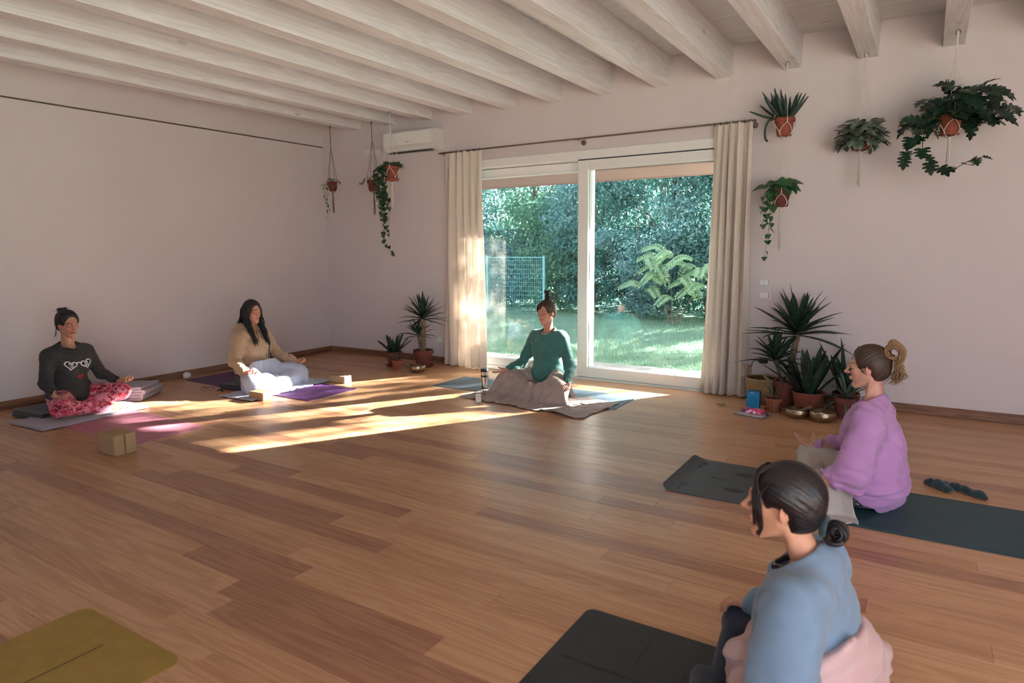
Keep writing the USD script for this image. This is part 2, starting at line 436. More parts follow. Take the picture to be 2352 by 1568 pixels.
# ---- curtain rod and curtains
RY, RZ = 6.44, 2.583
rod = thing('curtain_rod', 'thin brushed steel curtain rod above the window', 'curtain rod', (0, 0, 0))
part(rod, 'rod', tube([(-5.06, RY, RZ), (-1.40, RY, RZ)], .009, 12), M['steel'])
for xb in (-4.98, -3.18, -1.425):
    part(rod, 'bracket', cat(tube([(xb, WY - .001, RZ - .03), (xb, WY - .02, RZ - .03)], .026, 20), tube([(xb, WY - .005, RZ - .03), (xb, RY + .02, RZ - .03), (xb - .03, RY, RZ - .012)], .007, 8),
                            bx((xb - .02, RY, RZ - .010), (.09, .012, .008), .002)), M['steel'])
CM = P('linen_curtain', S('#f5ece3'), 0.85, S('#f1e8df'), scale=160, stretch=(1, 1, .5), bump=.0002, bscale=900, trans=0.36)


def curtain(label, xt0, xt1, xb0, xb1, seed, npl, depth):
    t = thing('curtain', label, 'curtain', (0, 0, 0))
    r = np.random.default_rng(seed)
    nu, nz = npl * 10 + 1, 44
    u = np.linspace(0, 1, nu)
    ph = np.cumsum(np.interp(u, np.linspace(0, 1, npl), r.uniform(.6, 1.5, npl))); ph = ph / ph[-1] * npl
    amp = np.interp(u, np.linspace(0, 1, npl + 3), r.uniform(.65, 1.15, npl + 3))
    V = []
    for k, tz in enumerate(np.linspace(0, 1, nz)):
        z = (RZ - .004) * (1 - tz) + .006 * tz
        top = math.exp(-((tz / .035) ** 2)); sh = .25 * math.sin(tz * 2.3 + seed)
        a = depth * amp * (1 - .35 * top) * (.55 + .45 * min(1, tz * 3))
        wv = np.sin(2 * np.pi * (ph + .10 * np.sin(tz * 4 + u * 5)))
        wv = np.sign(wv) * np.abs(wv) ** .75
        x = (xt0 * (1 - tz) + xb0 * tz) * (1 - u) + (xt1 * (1 - tz) + xb1 * tz) * u + .010 * np.sin(2 * np.pi * ph * 2 + 1 + sh)
        pin = .016 * np.exp(-(((tz - .045) / .02) ** 2)) * np.sin(6 * np.pi * ph) * (np.abs(np.sin(np.pi * ph)) > .7)
        yy = RY + .004 + a * wv + pin + .010 * np.sin(tz * 5 + u * 9)
        V.append(np.stack([x, np.minimum(yy, WY - .022), np.full(nu, z) + (.012 * np.abs(np.sin(3 * np.pi * ph)) if k == 0 else 0)], -1))
    V = np.array(V)
    back = V + np.array([0, .0022, 0])
    n = nu * nz
    g = np.arange(n).reshape(nz, nu)
    q = np.stack([g[:-1, :-1], g[1:, :-1], g[1:, 1:], g[:-1, 1:]], -1).reshape(-1, 4)
    rim = np.concatenate([g[0], g[1:, -1], g[-1, ::-1][1:], g[::-1, 0][1:]])
    e = np.stack([rim[:-1], rim[1:], rim[1:] + n, rim[:-1] + n], -1)
    quads(t, 'fabric', np.vstack([V.reshape(-1, 3), back.reshape(-1, 3)]), np.vstack([q, (q + n)[:, ::-1], e]), CM)
    for i in range(npl + 2):
        xx = xt0 + (xt1 - xt0) * (i + .3) / (npl + 1.6)
        a = np.linspace(0, 2 * np.pi, 17)
        part(t, 'ring', tube(np.stack([np.full(17, xx), RY + .0135 * np.cos(a), RZ - .002 + .0135 * np.sin(a)], -1), .0022, 5), M['dark'])
curtain('left cream linen curtain, gathered beside the fixed pane of the window', -4.985, -4.435, -5.055, -4.43, 3, 5, .045)
curtain('right cream linen curtain, gathered beside the sliding pane of the window', -1.785, -1.43, -1.84, -1.395, 11, 5, .055)

# ================================================================ THE GARDEN
GZ = -0.10
grass_m = P('lawn_soil', S('#96b098'), 0.9, S('#7f9c82'), scale=3, detail=5)
struct('lawn', bx2((-40, -30, GZ - .3), (30, 45, GZ), 0), grass_m, label='mown green lawn outside the window')
struct('porch_soffit', cat(bx2((WX - .6, WY + .4, 2.30), (2.5, 8.02, 2.46), .005), bx2((WX - .6, 8.0, 2.292), (2.5, 8.06, 2.50), .004)), P('brown_soffit', S('#8d6a62'), 0.7, S('#7d5b54'), scale=4, stretch=(.4, 8, 8)), label='reddish brown underside of the porch roof above the window')
struct('porch_roof', bx2((WX - .6, WY + .4, 2.46), (2.5, 8.06, 2.62), .004), P('porch_tile', S('#8a5a48'), 0.8))
struct('terrace', cat(bx2((-9, WY + .4, GZ), (3.0, 7.75, -.03), .004), bx2((-11, -9, GZ), (RX + .3, BY - .3, -.03), .004), bx2((RX + .3, -9, GZ), (10, 3.5, -.03), .004)), P('pale_paving', S('#b9b4aa'), 0.8, S('#a7a298'), scale=6))  # strips behind and right of the room are added to bounce paler light inside


def leaf_cloud(centers, sizes, normals, ups, fold=.25, ratio=.55):
    """Many small folded leaves (4 triangles each) as one mesh."""
    n = len(centers)
    N = normals / np.linalg.norm(normals, axis=1, keepdims=True)
    U = ups - N * (ups * N).sum(1, keepdims=True)
    U /= np.maximum(np.linalg.norm(U, axis=1, keepdims=True), 1e-6)
    W = np.cross(N, U)
    s = sizes[:, None]
    p0 = centers - U * s * .5
    p1 = centers + U * s * .5 - N * s * .12
    m = centers + U * s * .02 + N * s * fold * .3
    a = centers + W * s * ratio * .5 - N * s * .02
    b = centers - W * s * ratio * .5 - N * s * .02
    v = np.stack([p0, a, p1, b, m], 1).reshape(-1, 3)
    k = np.arange(n)[:, None] * 5
    f = np.concatenate([k + np.array([[0, 1, 4]]), k + np.array([[1, 2, 4]]), k + np.array([[2, 3, 4]]), k + np.array([[3, 0, 4]])])
    return v, f


def leaf_mat(name, c1, c2, tr=.48, rough=.5):
    n = {'g': ('geometry', {}), 'r': ('rgb_ramp', {'ramp': [(0, c1), (1, c2)]}), 'p': ('principled_bsdf', {'roughness': rough}), 't': ('translucent_bsdf', {}), 'm': ('mix_closure', {'fac': tr})}
    return usdkit.material(stage, f'/World/Looks/{name}', n, [('g.random_per_island', 'r.fac'), ('r.color', 'p.base_color'), ('r.color', 't.color'), ('p.BSDF', 'm.closure1'), ('t.BSDF', 'm.closure2')], surface='m.closure')


LM = [leaf_mat('hedge_leaf_blue', S('#79a2a0'), S('#b6d2d2')), leaf_mat('hedge_leaf_green', S('#6f9b80'), S('#abc7a4')), leaf_mat('hedge_leaf_deep', S('#56857c'), S('#8fb8ad'))]
BARK = P('grey_bark', S('#7b7064'), 0.9, S('#5c5248'), scale=20, stretch=(4, 4, .6), bump=.006, bscale=30)


def tree(name, label, x, y, h, rad, nleaf, mat, seed, low=.25, lsz=(.07, .14), group=None, clump=.5, trunk=.05):
    t = thing(name, label, 'tree' if h > 3.2 else 'shrub', (x, y, GZ), 0, group)
    r = np.random.default_rng(seed)
    # boughs end in clumps of leaves
    nb = max(6, int(nleaf / 230))
    tips = []
    while len(tips) < nb:
        q = r.uniform(-1, 1, 3)
        if .2 < np.linalg.norm(q) < 1:
            tips.append(q * np.array([rad, rad * .8, h * (1 - low) / 2]) + np.array([0, 0, h * (1 + low) / 2]))
    tips = np.array(tips)
    base = np.array([0, 0, 0.0])
    lead = curve([base, (r.normal(0, .08), r.normal(0, .08), h * .3), (r.normal(0, .15), r.normal(0, .15), h * .62), (r.normal(0, .2), r.normal(0, .2), h * .92)], 14)
    part(t, 'trunk', tube(lead, np.linspace(trunk, trunk * .25, 14), 8), BARK)
    br = []
    for q in tips[: 26]:
        s = lead[min(13, max(1, int((q[2] / h) * 9)))]
        br.append(tube(curve([s, (s + q) / 2 + r.normal(0, .08, 3), q], 7), np.linspace(trunk * .35, .006, 7), 5))
    part(t, 'branches', cat(*br), BARK, kind='stuff')
    k = r.integers(0, nb, nleaf)
    d = r.normal(0, 1, (nleaf, 3)); d /= np.linalg.norm(d, axis=1, keepdims=True)
    cs = r.uniform(.6, 1.25, nb) * clump
    c = tips[k] + d * (r.uniform(0, 1, (nleaf, 1)) ** .45) * cs[k][:, None] * np.array([1, 1, .75])
    c[:, 2] = np.maximum(c[:, 2], .03)
    nrm = d * .6 + r.normal(0, .5, (nleaf, 3)) + np.array([0, -.2, .7])
    up = r.normal(0, .6, (nleaf, 3)) + np.array([0, 0, -.6])
    part(t, 'foliage', leaf_cloud(c, r.uniform(*lsz, nleaf), nrm, up), mat, False, kind='stuff')


# hedge of mixed trees along the far side of the lawn, seen through the window
HT = [('hedge_tree', 'tall blue green tree at the left end of the hedge, behind the fence', -11.6, 15.6, 5.6, 1.9, 5200, 0), ('hedge_tree', 'leafy green tree behind the green fence, second from the left', -9.2, 15.9, 5.8, 1.8, 5200, 1),
      ('hedge_tree', 'dense tree behind the middle post of the window', -6.9, 15.0, 5.6, 1.8, 5400, 0), ('hedge_tree', 'deep green tree just right of the middle post', -5.0, 14.9, 6.0, 1.8, 5400, 2),
      ('hedge_tree', 'blue green tree behind the pale fern-leaved shrub', -3.3, 14.3, 5.6, 1.7, 5400, 0), ('hedge_tree', 'broad green tree at the right end of the hedge beside the right curtain', -1.6, 14.0, 5.8, 1.8, 5400, 2),
      ('hedge_tree', 'bushy tree beyond the right end of the visible hedge', .4, 13.6, 5.4, 1.7, 2600, 1)]
for i, (n_, lb, x, y, h, rad, nl, mi) in enumerate(HT):
    tree(n_, lb, x, y, h, rad, int(nl * 2.6), LM[mi], 40 + i, low=.04, clump=.62)
SH = [('low_shrub', 'low leafy shrub at the foot of the hedge left of the pale fern-leaved shrub', -5.3, 13.5, 2.3, 1.0, 6500, 0), ('low_shrub', 'low blue green shrub at the foot of the hedge beside the right curtain', -2.3, 13.0, 2.4, .95, 6500, 0),
      ('low_shrub', 'shrub with narrow leaves growing through the green fence', -7.6, 13.9, 1.9, .9, 5200, 1), ('low_shrub', 'pale shrub behind the left end of the green fence', -10.6, 14.6, 2.0, 1.0, 5200, 0),
      ('low_shrub', 'shrub behind the middle of the green fence', -9.1, 14.5, 1.9, .95, 5200, 0), ('low_shrub', 'deep green shrub behind the pale fern-leaved shrub', -3.8, 13.7, 2.2, .95, 6500, 2),
      ('low_shrub', 'green shrub behind the middle post of the window', -6.5, 13.9, 2.1, .9, 5200, 2), ('low_shrub', 'shrub at the foot of the hedge hidden behind the right curtain', -.7, 12.9, 2.2, .95, 3000, 2)]
for i, (n_, lb, x, y, h, rad, nl, mi) in enumerate(SH):
    tree(n_, lb, x, y, h, rad, nl, LM[mi], 80 + i, low=.0, clump=.36, lsz=(.05, .11), trunk=.025)
# taller, thinner trees further right that break up the low sun
rs = np.random.default_rng(5)
for i in range(5):
    tree('tall_tree', ['nearest', 'second', 'third', 'fourth', 'farthest'][i] + ' of the tall thin-crowned trees right of the hedge, counted from the hedge', 1.6 + i * 1.5, 14.6 + i * .3 + rs.uniform(-.4, .4), 7.4, 1.5, 2100, LM[1], 120 + i, low=.3, clump=.55, lsz=(.08, .16), group='trees that break up the low sun', trunk=.07)

for i, (x, y) in enumerate([(-13.5, 19.0), (-10.0, 19.5), (-6.5, 19.0), (-3.0, 18.5)]):
    tree('background_tree', ['tree far behind the left end of the hedge', 'tree far behind the green fence', 'tree far behind the middle of the hedge', 'tree far behind the right part of the hedge'][i], x, y, 6.5, 2.6, 6500, LM[i % 3], 150 + i, low=.05, clump=.9, lsz=(.14, .26))

hr = np.random.default_rng(77)
nh = 16000
hc = np.stack([hr.uniform(-16, 3, nh), 16.9 + hr.uniform(-.35, .35, nh), hr.uniform(0, 2.1, nh)], -1)
t = thing('clipped_hedge', 'dark clipped hedge behind the trees at the far side of the garden', 'hedge', (0, 0, GZ))
part(t, 'foliage', leaf_cloud(hc, hr.uniform(.12, .24, nh), hr.normal(0, .5, (nh, 3)) + np.array([0, -.8, .4]), hr.normal(0, .6, (nh, 3)) + np.array([0, 0, -.6])), LM[2], False, kind='stuff')
part(t, 'stems', cat(*[tube([(x, 16.9, 0), (x + .05, 16.9, 1.9)], .03, 5) for x in np.arange(-15.8, 3, .8)]), BARK, False, kind='stuff')

# pale compound-leaved shrub in front of the hedge
fs_ = thing('fern_leaved_shrub', 'pale green shrub with long feathery compound leaves in front of the hedge', 'shrub', (-4.2, 12.7, GZ))
FLM = leaf_mat('pale_compound_leaf', S('#9dbd92'), S('#c0d6ae'), .4)
r = np.random.default_rng(4)
part(fs_, 'stem', cat(*[tube(curve([(dx * .1, 0, 0), (dx * .5, .05, .55), (dx, .0, 1.1)], 8), np.linspace(.014, .006, 8), 6) for dx in (-.5, -.1, .35, .7)]), BARK)
fr = 0
for k in range(28):
    s = np.array([r.uniform(-.75, .9), r.uniform(-.3, 0), r.uniform(.40, 1.38)])
    a = r.uniform(0, 2 * np.pi)
    L = r.uniform(.42, .64)
    d = np.array([math.cos(a), -.45 + .5 * math.sin(a), r.uniform(.0, .35)]); d /= np.linalg.norm(d)
    rach = curve([s, s + d * L * .5 + np.array([0, 0, .08]), s + d * L + np.array([0, -.05, -.14])], 15)
    C, U, Nn, Sz = [], [], [], []
    for j in range(3, 15):
        tdir = rach[j] - rach[j - 1]; tdir /= np.linalg.norm(tdir)
        side = np.cross(tdir, [0, -.4, 1]); side /= np.linalg.norm(side)
        for sg in ((-1, 1) if j < 14 else (0,)):
            u_ = side * sg + tdir * .5 - np.array([0, 0, .25]); u_ /= np.linalg.norm(u_)
            sz = .17 * (1 - .45 * abs(j - 7) / 8)
            C.append(rach[j] + u_ * sz * .5); U.append(u_); Sz.append(sz); Nn.append(np.cross(u_, tdir) * (sg or 1) + np.array([0, -.3, .4]))
    part(fs_, 'frond', cat(tube(rach, .004, 4), leaf_cloud(np.array(C), np.array(Sz), np.array(Nn), np.array(U), ratio=.40)), FLM, False)

# green wire fence
FEM = P('green_coated_wire', S('#6aa29c'), 0.5)
fe = thing('wire_fence', 'green coated wire mesh fence panel with posts at the left of the garden', 'fence', (0, 0, GZ))
fy = 13.1
for xp in (-10.6, -8.9, -7.35):
    part(fe, 'post', cat(bx2((xp - .025, fy - .025, 0), (xp + .025, fy + .025, 1.36), .004), bx2((xp - .03, fy - .03, 1.355), (xp + .03, fy + .03, 1.375), .003)), FEM, False)
part(fe, 'wire_mesh', cat(*[bx2((x - .0025, fy - .0025, .05), (x + .0025, fy + .0025, 1.34), 0) for x in np.arange(-10.6, -7.34, .05)],
                          *[bx2((-10.6, fy - .004, z - .003), (-7.35, fy + .004, z + .003), 0) for z in np.arange(.06, 1.35, .10)], bx2((-10.6, fy - .012, 1.325), (-7.35, fy + .012, 1.345), 0)), FEM, False, kind='stuff')

# grass blades on the part of the lawn that shows
r = np.random.default_rng(9)
n = 52000
gy = 7.8 + (r.uniform(0, 1, n) ** 1.25) * 6.4
gx = -gy * r.uniform(.16, .78, n)
gh = r.uniform(.025, .06, n)
ga = r.uniform(0, 2 * np.pi, n)
wv = .004 + .0007 * gy
b0 = np.stack([gx, gy, np.full(n, GZ)], -1)
sd = np.stack([np.cos(ga), np.sin(ga), np.zeros(n)], -1) * (wv * .5)[:, None]
ln = np.stack([r.normal(0, .35, n), r.normal(0, .35, n), np.ones(n)], -1) * gh[:, None]
gv = np.stack([b0 - sd, b0 + sd, b0 + ln], 1).reshape(-1, 3)
solo('grass', (gv, np.arange(3 * n).reshape(-1, 3)), leaf_mat('grass_blade', S('#93b598'), S('#c0d4bc'), .3), 'short mown grass of the lawn outside the window', 'grass', False, kind='stuff')

# ================================================================ SOLID MODELLER (distance fields -> meshes) for bodies and clothes
def unit(v):
    v = np.asarray(v, float)
    return v / np.linalg.norm(v)


class Field:
    def __init__(s, lo, hi, h):
        s.lo, s.h = np.array(lo, float), h
        s.n = np.ceil((np.array(hi, float) - s.lo) / h).astype(int) + 1
        s.F = np.full(s.n, 0.08, np.float32)

    def blk(s, lo, hi):
        a = np.clip(np.floor((np.array(lo) - s.lo) / s.h).astype(int), 0, s.n)
        b = np.clip(np.ceil((np.array(hi) - s.lo) / s.h).astype(int) + 1, 0, s.n)
        ax = [(s.lo[k] + s.h * np.arange(a[k], b[k])).astype(np.float32) for k in range(3)]
        return tuple(slice(a[k], b[k]) for k in range(3)), ax[0][:, None, None], ax[1][None, :, None], ax[2][None, None, :]

    def mix(s, sl, d, k, op):
        f = s.F[sl]
        if f.size == 0:
            return
        if op == '-':
            d = -d; h = np.clip(.5 - .5 * (d - f) / k, 0, 1); s.F[sl] = d + (f - d) * h + k * h * (1 - h)
        elif op == '&':
            h = np.clip(.5 - .5 * (d - f) / k, 0, 1); s.F[sl] = d + (f - d) * h + k * h * (1 - h)
        else:
            h = np.clip(.5 + .5 * (d - f) / k, 0, 1); s.F[sl] = d + (f - d) * h - k * h * (1 - h)

    def cap(s, a, b, ra, rb=None, k=.02, op='+', inf=0.0):
        a, b = np.array(a, np.float32), np.array(b, np.float32)
        rb = ra if rb is None else rb
        ra, rb = ra + inf, rb + inf
        m = max(ra, rb) + max(k, .03)
        sl, X, Y, Z = s.blk(np.minimum(a, b) - m, np.maximum(a, b) + m)
        ab = b - a; L = float(ab @ ab) + 1e-12
        t = np.clip(((X - a[0]) * ab[0] + (Y - a[1]) * ab[1] + (Z - a[2]) * ab[2]) / L, 0, 1)
        d = np.sqrt((X - a[0] - t * ab[0]) ** 2 + (Y - a[1] - t * ab[1]) ** 2 + (Z - a[2] - t * ab[2]) ** 2) - (ra + (rb - ra) * t)
        s.mix(sl, d, k, op)

    def ell(s, c, r, k=.02, op='+', inf=0.0, rot=None):
        c, r = np.array(c, np.float32), np.array(r, np.float32) + inf
        m = r.max() + max(k, .03) if rot is not None else r + max(k, .03)
        sl, X, Y, Z = s.blk(c - m, c + m)
        x, y, z = X - c[0], Y - c[1], Z - c[2]
        if rot is not None:
            R = np.asarray(rot, np.float32)
            x, y, z = (R[0, i] * x + R[1, i] * y + R[2, i] * z for i in range(3))
        k0 = np.sqrt((x / r[0]) ** 2 + (y / r[1]) ** 2 + (z / r[2]) ** 2)
        k1 = np.sqrt((x / r[0] ** 2) ** 2 + (y / r[1] ** 2) ** 2 + (z / r[2] ** 2) ** 2)
        s.mix(sl, k0 * (k0 - 1) / np.maximum(k1, 1e-6), k, op)

    def plane(s, p, n, k=.01):
        """Keeps the side that n points away from."""
        sl, X, Y, Z = s.blk(s.lo, s.lo + s.h * s.n)
        n = unit(n)
        s.mix(sl, ((X - p[0]) * n[0] + (Y - p[1]) * n[1] + (Z - p[2]) * n[2]).astype(np.float32), k, '&')

    def add(s, prims, inf=0.0):
        for p in prims:
            q = dict(p); t = q.pop('t')
            getattr(s, t)(inf=inf, **q)

    def bump(s, fn, band=.025):
        I = np.argwhere(np.abs(s.F) < band)
        p = s.lo + I * s.h
        s.F[tuple(I.T)] += fn(p).astype(np.float32)

    def mesh(s):
        F = s.F
        neg = F < 0
        c = np.zeros(tuple(s.n - 1), np.uint8)
        for dx, dy, dz in np.ndindex(2, 2, 2):
            c += neg[dx:s.n[0] - 1 + dx, dy:s.n[1] - 1 + dy, dz:s.n[2] - 1 + dz]
        act = (c > 0) & (c < 8)
        I = np.argwhere(act)
        idx = np.full(c.shape, -1, np.int32)
        idx[act] = np.arange(len(I))
        val = {}
        for o in np.ndindex(2, 2, 2):
            val[o] = F[I[:, 0] + o[0], I[:, 1] + o[1], I[:, 2] + o[2]].astype(float)
        acc = np.zeros((len(I), 3)); cnt = np.zeros(len(I))
        for o in np.ndindex(2, 2, 2):
            for k in range(3):
                if o[k] == 0:
                    q = list(o); q[k] = 1; q = tuple(q)
                    a, b = val[o], val[q]
                    x = (a < 0) != (b < 0)
                    t = np.where(x, a / np.where(x, a - b, 1), 0)
                    pt = np.tile(np.array(o, float), (len(I), 1)); pt[:, k] += t
                    acc += pt * x[:, None]; cnt += x
        v = s.lo + (I + acc / cnt[:, None]) * s.h
        fs = []
        for k in range(3):
            u, w = (k + 1) % 3, (k + 2) % 3
            sa = [slice(None)] * 3; sb = [slice(None)] * 3
            sa[k] = slice(0, -1); sb[k] = slice(1, None)
            for q in (u, w):
                sa[q] = sb[q] = slice(1, -1)
            A, B = neg[tuple(sa)], neg[tuple(sb)]
            E = np.argwhere(A != B)
            if not len(E):
                continue
            flip = A[tuple(E.T)]
            base = E.copy(); base[:, u] += 1; base[:, w] += 1

            def cell(du, dw):
                q = base.copy(); q[:, u] += du; q[:, w] += dw
                return idx[q[:, 0], q[:, 1], q[:, 2]]
            q4 = np.stack([cell(-1, -1), cell(0, -1), cell(0, 0), cell(-1, 0)], -1)
            q4 = np.where(flip[:, None], q4, q4[:, ::-1])
            fs.append(q4)
        f = np.vstack(fs)
        # split each quad along its shorter diagonal
        d1 = np.linalg.norm(v[f[:, 0]] - v[f[:, 2]], axis=1); d2 = np.linalg.norm(v[f[:, 1]] - v[f[:, 3]], axis=1)
        s1 = (d1 <= d2)[:, None]
        t = np.vstack([np.where(s1, f[:, [0, 1, 2]], f[:, [0, 1, 3]]), np.where(s1, f[:, [0, 2, 3]], f[:, [1, 2, 3]])])
        return v, t

    def sample(s, p):
        return map_coordinates(s.F, ((p - s.lo) / s.h).T, order=1, mode='nearest')


def CAP(a, b, ra, rb=None, k=.02):
    return dict(t='cap', a=a, b=b, ra=ra, rb=rb, k=k)


def ELL(c, r, k=.02, rot=None):
    return dict(t='ell', c=c, r=r, k=k, rot=rot)


def field_of(prims, h, inf=0.0, pad=.06):
    lo, hi = np.full(3, 9.0), np.full(3, -9.0)
    for p in prims:
        for c, r in ([(p['a'], p['ra']), (p['b'], p['rb'] or p['ra'])] if p['t'] == 'cap' else [(p['c'], np.max(p['r']))]):
            lo = np.minimum(lo, np.array(c) - r - pad); hi = np.maximum(hi, np.array(c) + r + pad)
    f = Field(lo, hi, h)
    f.add(prims, inf)
    return f


def rot3(yaw, pitch=0.0, roll=0.0):
    """Columns are the turned axes; x forward, y left, z up; positive pitch nods down, positive yaw turns left."""
    cy, sy, cp, sp, cr, sr = math.cos(yaw), math.sin(yaw), math.cos(pitch), math.sin(pitch), math.cos(roll), math.sin(roll)
    return np.array([[cy, -sy, 0], [sy, cy, 0], [0, 0, 1]]) @ np.array([[cp, 0, sp], [0, 1, 0], [-sp, 0, cp]]) @ np.array([[1, 0, 0], [0, cr, -sr], [0, sr, cr]])


# ---------------------------------------------------------------- heads
def head_field(neck_to, neck_r=.05, h=.0024, brow=1.0):
    f = Field((-.16, -.13, min(-.2, neck_to[2] - .06)), (.15, .13, .15), h)
    f.ell((-.014, 0, .030), (.092, .073, .086), .02)
    f.ell((.024, 0, -.035), (.060, .048, .075), .03)
    f.ell((-.02, 0, -.030), (.060, .056, .055), .03)
    for s in (-1, 1):
        f.cap((.0, s * .042, -.060), (.052, s * .016, -.101), .012, .011, .026)
        f.ell((.055, s * .033, -.021), (.020, .018, .016), .025)
    f.ell((.066, 0, -.103), (.0155, .017, .015), .022)
    f.cap((.074, -.030, .020), (.083, 0, .017), .010, .010, .02); f.cap((.074, .030, .020), (.083, 0, .017), .010, .010, .02)
    for s in (-1, 1):
        f.ell((.095, s * .031, .000), (.016, .018, .013), .016, '-')
        f.ell((.0715, s * .0305, .0005), (.0125, .0155, .0115), .005)
    f.cap((.085, 0, .012), (.108, 0, -.026), .0055, .0085, .012)
    f.ell((.1105, 0, -.0285), (.0095, .0085, .0075), .007)
    for s in (-1, 1):
        f.ell((.094, s * .0105, -.031), (.010, .0065, .0065), .007)
        f.ell((.098, s * .006, -.0385), (.0035, .0025, .0025), .002, '-')
    f.ell((.0855, 0, -.0575), (.0085, .0215, .0055), .008); f.ell((.0845, 0, -.0675), (.0085, .0185, .0065), .008)
    f.cap((.097, -.006, -.0625), (.088, -.022, -.0635), .0022, .0014, .003, '-'); f.cap((.097, .006, -.0625), (.088, .022, -.0635), .0022, .0014, .003, '-')
    f.ell((.089, 0, -.080), (.006, .018, .005), .008, '-')
    for s in (-1, 1):
        R = rot3(s * .45, -.15)
        f.ell((-.010, s * .0735, -.004), (.0175, .0075, .030), .006, rot=R)
        f.ell((-.006, s * .0825, .001), (.009, .006, .016), .004, '-', rot=R)
        f.ell((-.004, s * .071, -.027), (.009, .006, .010), .006)
    f.cap((-.026, 0, -.050), neck_to, .041, neck_r * .92, .022)
    for s in (-1, 1):
        f.cap((-.02, s * .05, -.06), (neck_to[0] + .045, s * .022, neck_to[2] + .03), .010, .009, .018)
    return f


def paint_head(p, skin, lip, brow_c, lash_c):
    c = np.tile(np.array(skin), (len(p), 1))
    x, y, z = p.T
    ay = np.abs(y)

    def lay(col, w):
        nonlocal c
        w = np.clip(w, 0, 1)[:, None]
        c = c * (1 - w) + np.array(col) * w
    blush = np.array(skin) * np.array([1.05, .80, .76])
    lay(blush, .6 * np.exp(-((ay - .040) / .018) ** 2 - ((z + .026) / .016) ** 2) * (x > .03))
    lay(blush, .5 * np.exp(-(ay / .012) ** 2 - ((z + .028) / .012) ** 2) * (x > .09))
    lay(np.array(skin) * np.array([.95, .72, .68]), .6 * np.exp(-((ay - .078) / .012) ** 2 - ((z + .003) / .03) ** 2) * (np.abs(x + .008) < .03))
    lay(lip, np.clip(1.5 - ((y / .0225) ** 2 + ((z + .0625) / .0105) ** 2) * 1.3, 0, 1) * (x > .070))
    lay(np.array(lip) * .35, np.exp(-((z + .0628 + 20 * y * y * .0) / .0013) ** 2) * (ay < .021) * (x > .075))
    bz = .0215 + .0045 * np.sin(np.clip((ay - .012) / .036, 0, 1) * 2.6)
    lay(brow_c, .85 * np.exp(-((z - bz) / .0032) ** 2) * ((ay > .012) & (ay < .047) & (x > .045)))
    lz = -.0065 + 14 * (ay - .031) ** 2
    lay(lash_c, .95 * np.exp(-((z - lz) / .0020) ** 2) * ((ay > .0155) & (ay < .0465) & (x > .055)))
    lay(np.array(skin) * np.array([.80, .66, .62]), .55 * np.exp(-((z - .0085) / .0035) ** 2) * ((ay > .017) & (ay < .045) & (x > .06)))
    return c


def hand_prims(W, d, n, thumb_sign, curl=(.25, .3, .35, .4), thumb=(.7, .6, .35), sc=1.0, spread=.07, tc=.25):
    d = unit(d); n = np.asarray(n, float); n = unit(n - d * (n @ d)); s = np.cross(n, d) * thumb_sign
    W = np.asarray(W, float)
    out = []
    offs = [.0275, .0090, -.0095, -.0265]
    back = [.086, .090, .085, .077]
    L = [.070, .078, .072, .055]
    for i in range(4):
        K = W + (d * back[i] + s * offs[i] - n * (.004 if i in (0, 3) else 0)) * sc
        out.append(CAP(tuple(W + s * offs[i] * .62 * sc), tuple(K), .0125 * sc, .0105 * sc, .010))
    out.append(ELL(tuple(W + (d * .032 + s * .020 + n * .007) * sc), (.017 * sc,) * 3, .014))
    out.append(ELL(tuple(W + (d * .035 - s * .018 + n * .004) * sc), (.015 * sc,) * 3, .014))
    for i in range(4):
        a = spread * (1.5 - i)
        dd = unit(d * math.cos(a) + s * math.sin(a))
        p = W + (d * back[i] + s * offs[i] - n * (.004 if i in (0, 3) else 0)) * sc
        ang = 0.0
        for j, fr in enumerate((.45, .30, .25)):
            ang += curl[i] * (.8, 1.1, .8)[j]
            q = p + (dd * math.cos(ang) + n * math.sin(ang)) * L[i] * fr * sc
            out.append(CAP(tuple(p), tuple(q), (.0086, .0078, .0070)[j] * sc, (.0078, .0070, .0060)[j] * sc, .004 if j else .005))
            p = q
    b = W + (d * .026 + s * .024 + n * .004) * sc
    t0 = unit(s * thumb[0] + d * thumb[1] + n * thumb[2])
    t1 = unit(t0 + d * tc + n * tc * .6)
    out += [CAP(tuple(b), tuple(b + t0 * .036 * sc), .0125 * sc, .0098 * sc, .010), CAP(tuple(b + t0 * .036 * sc), tuple(b + (t0 * .036 + t1 * .030) * sc), .0096 * sc, .0075 * sc, .004)]
    return out


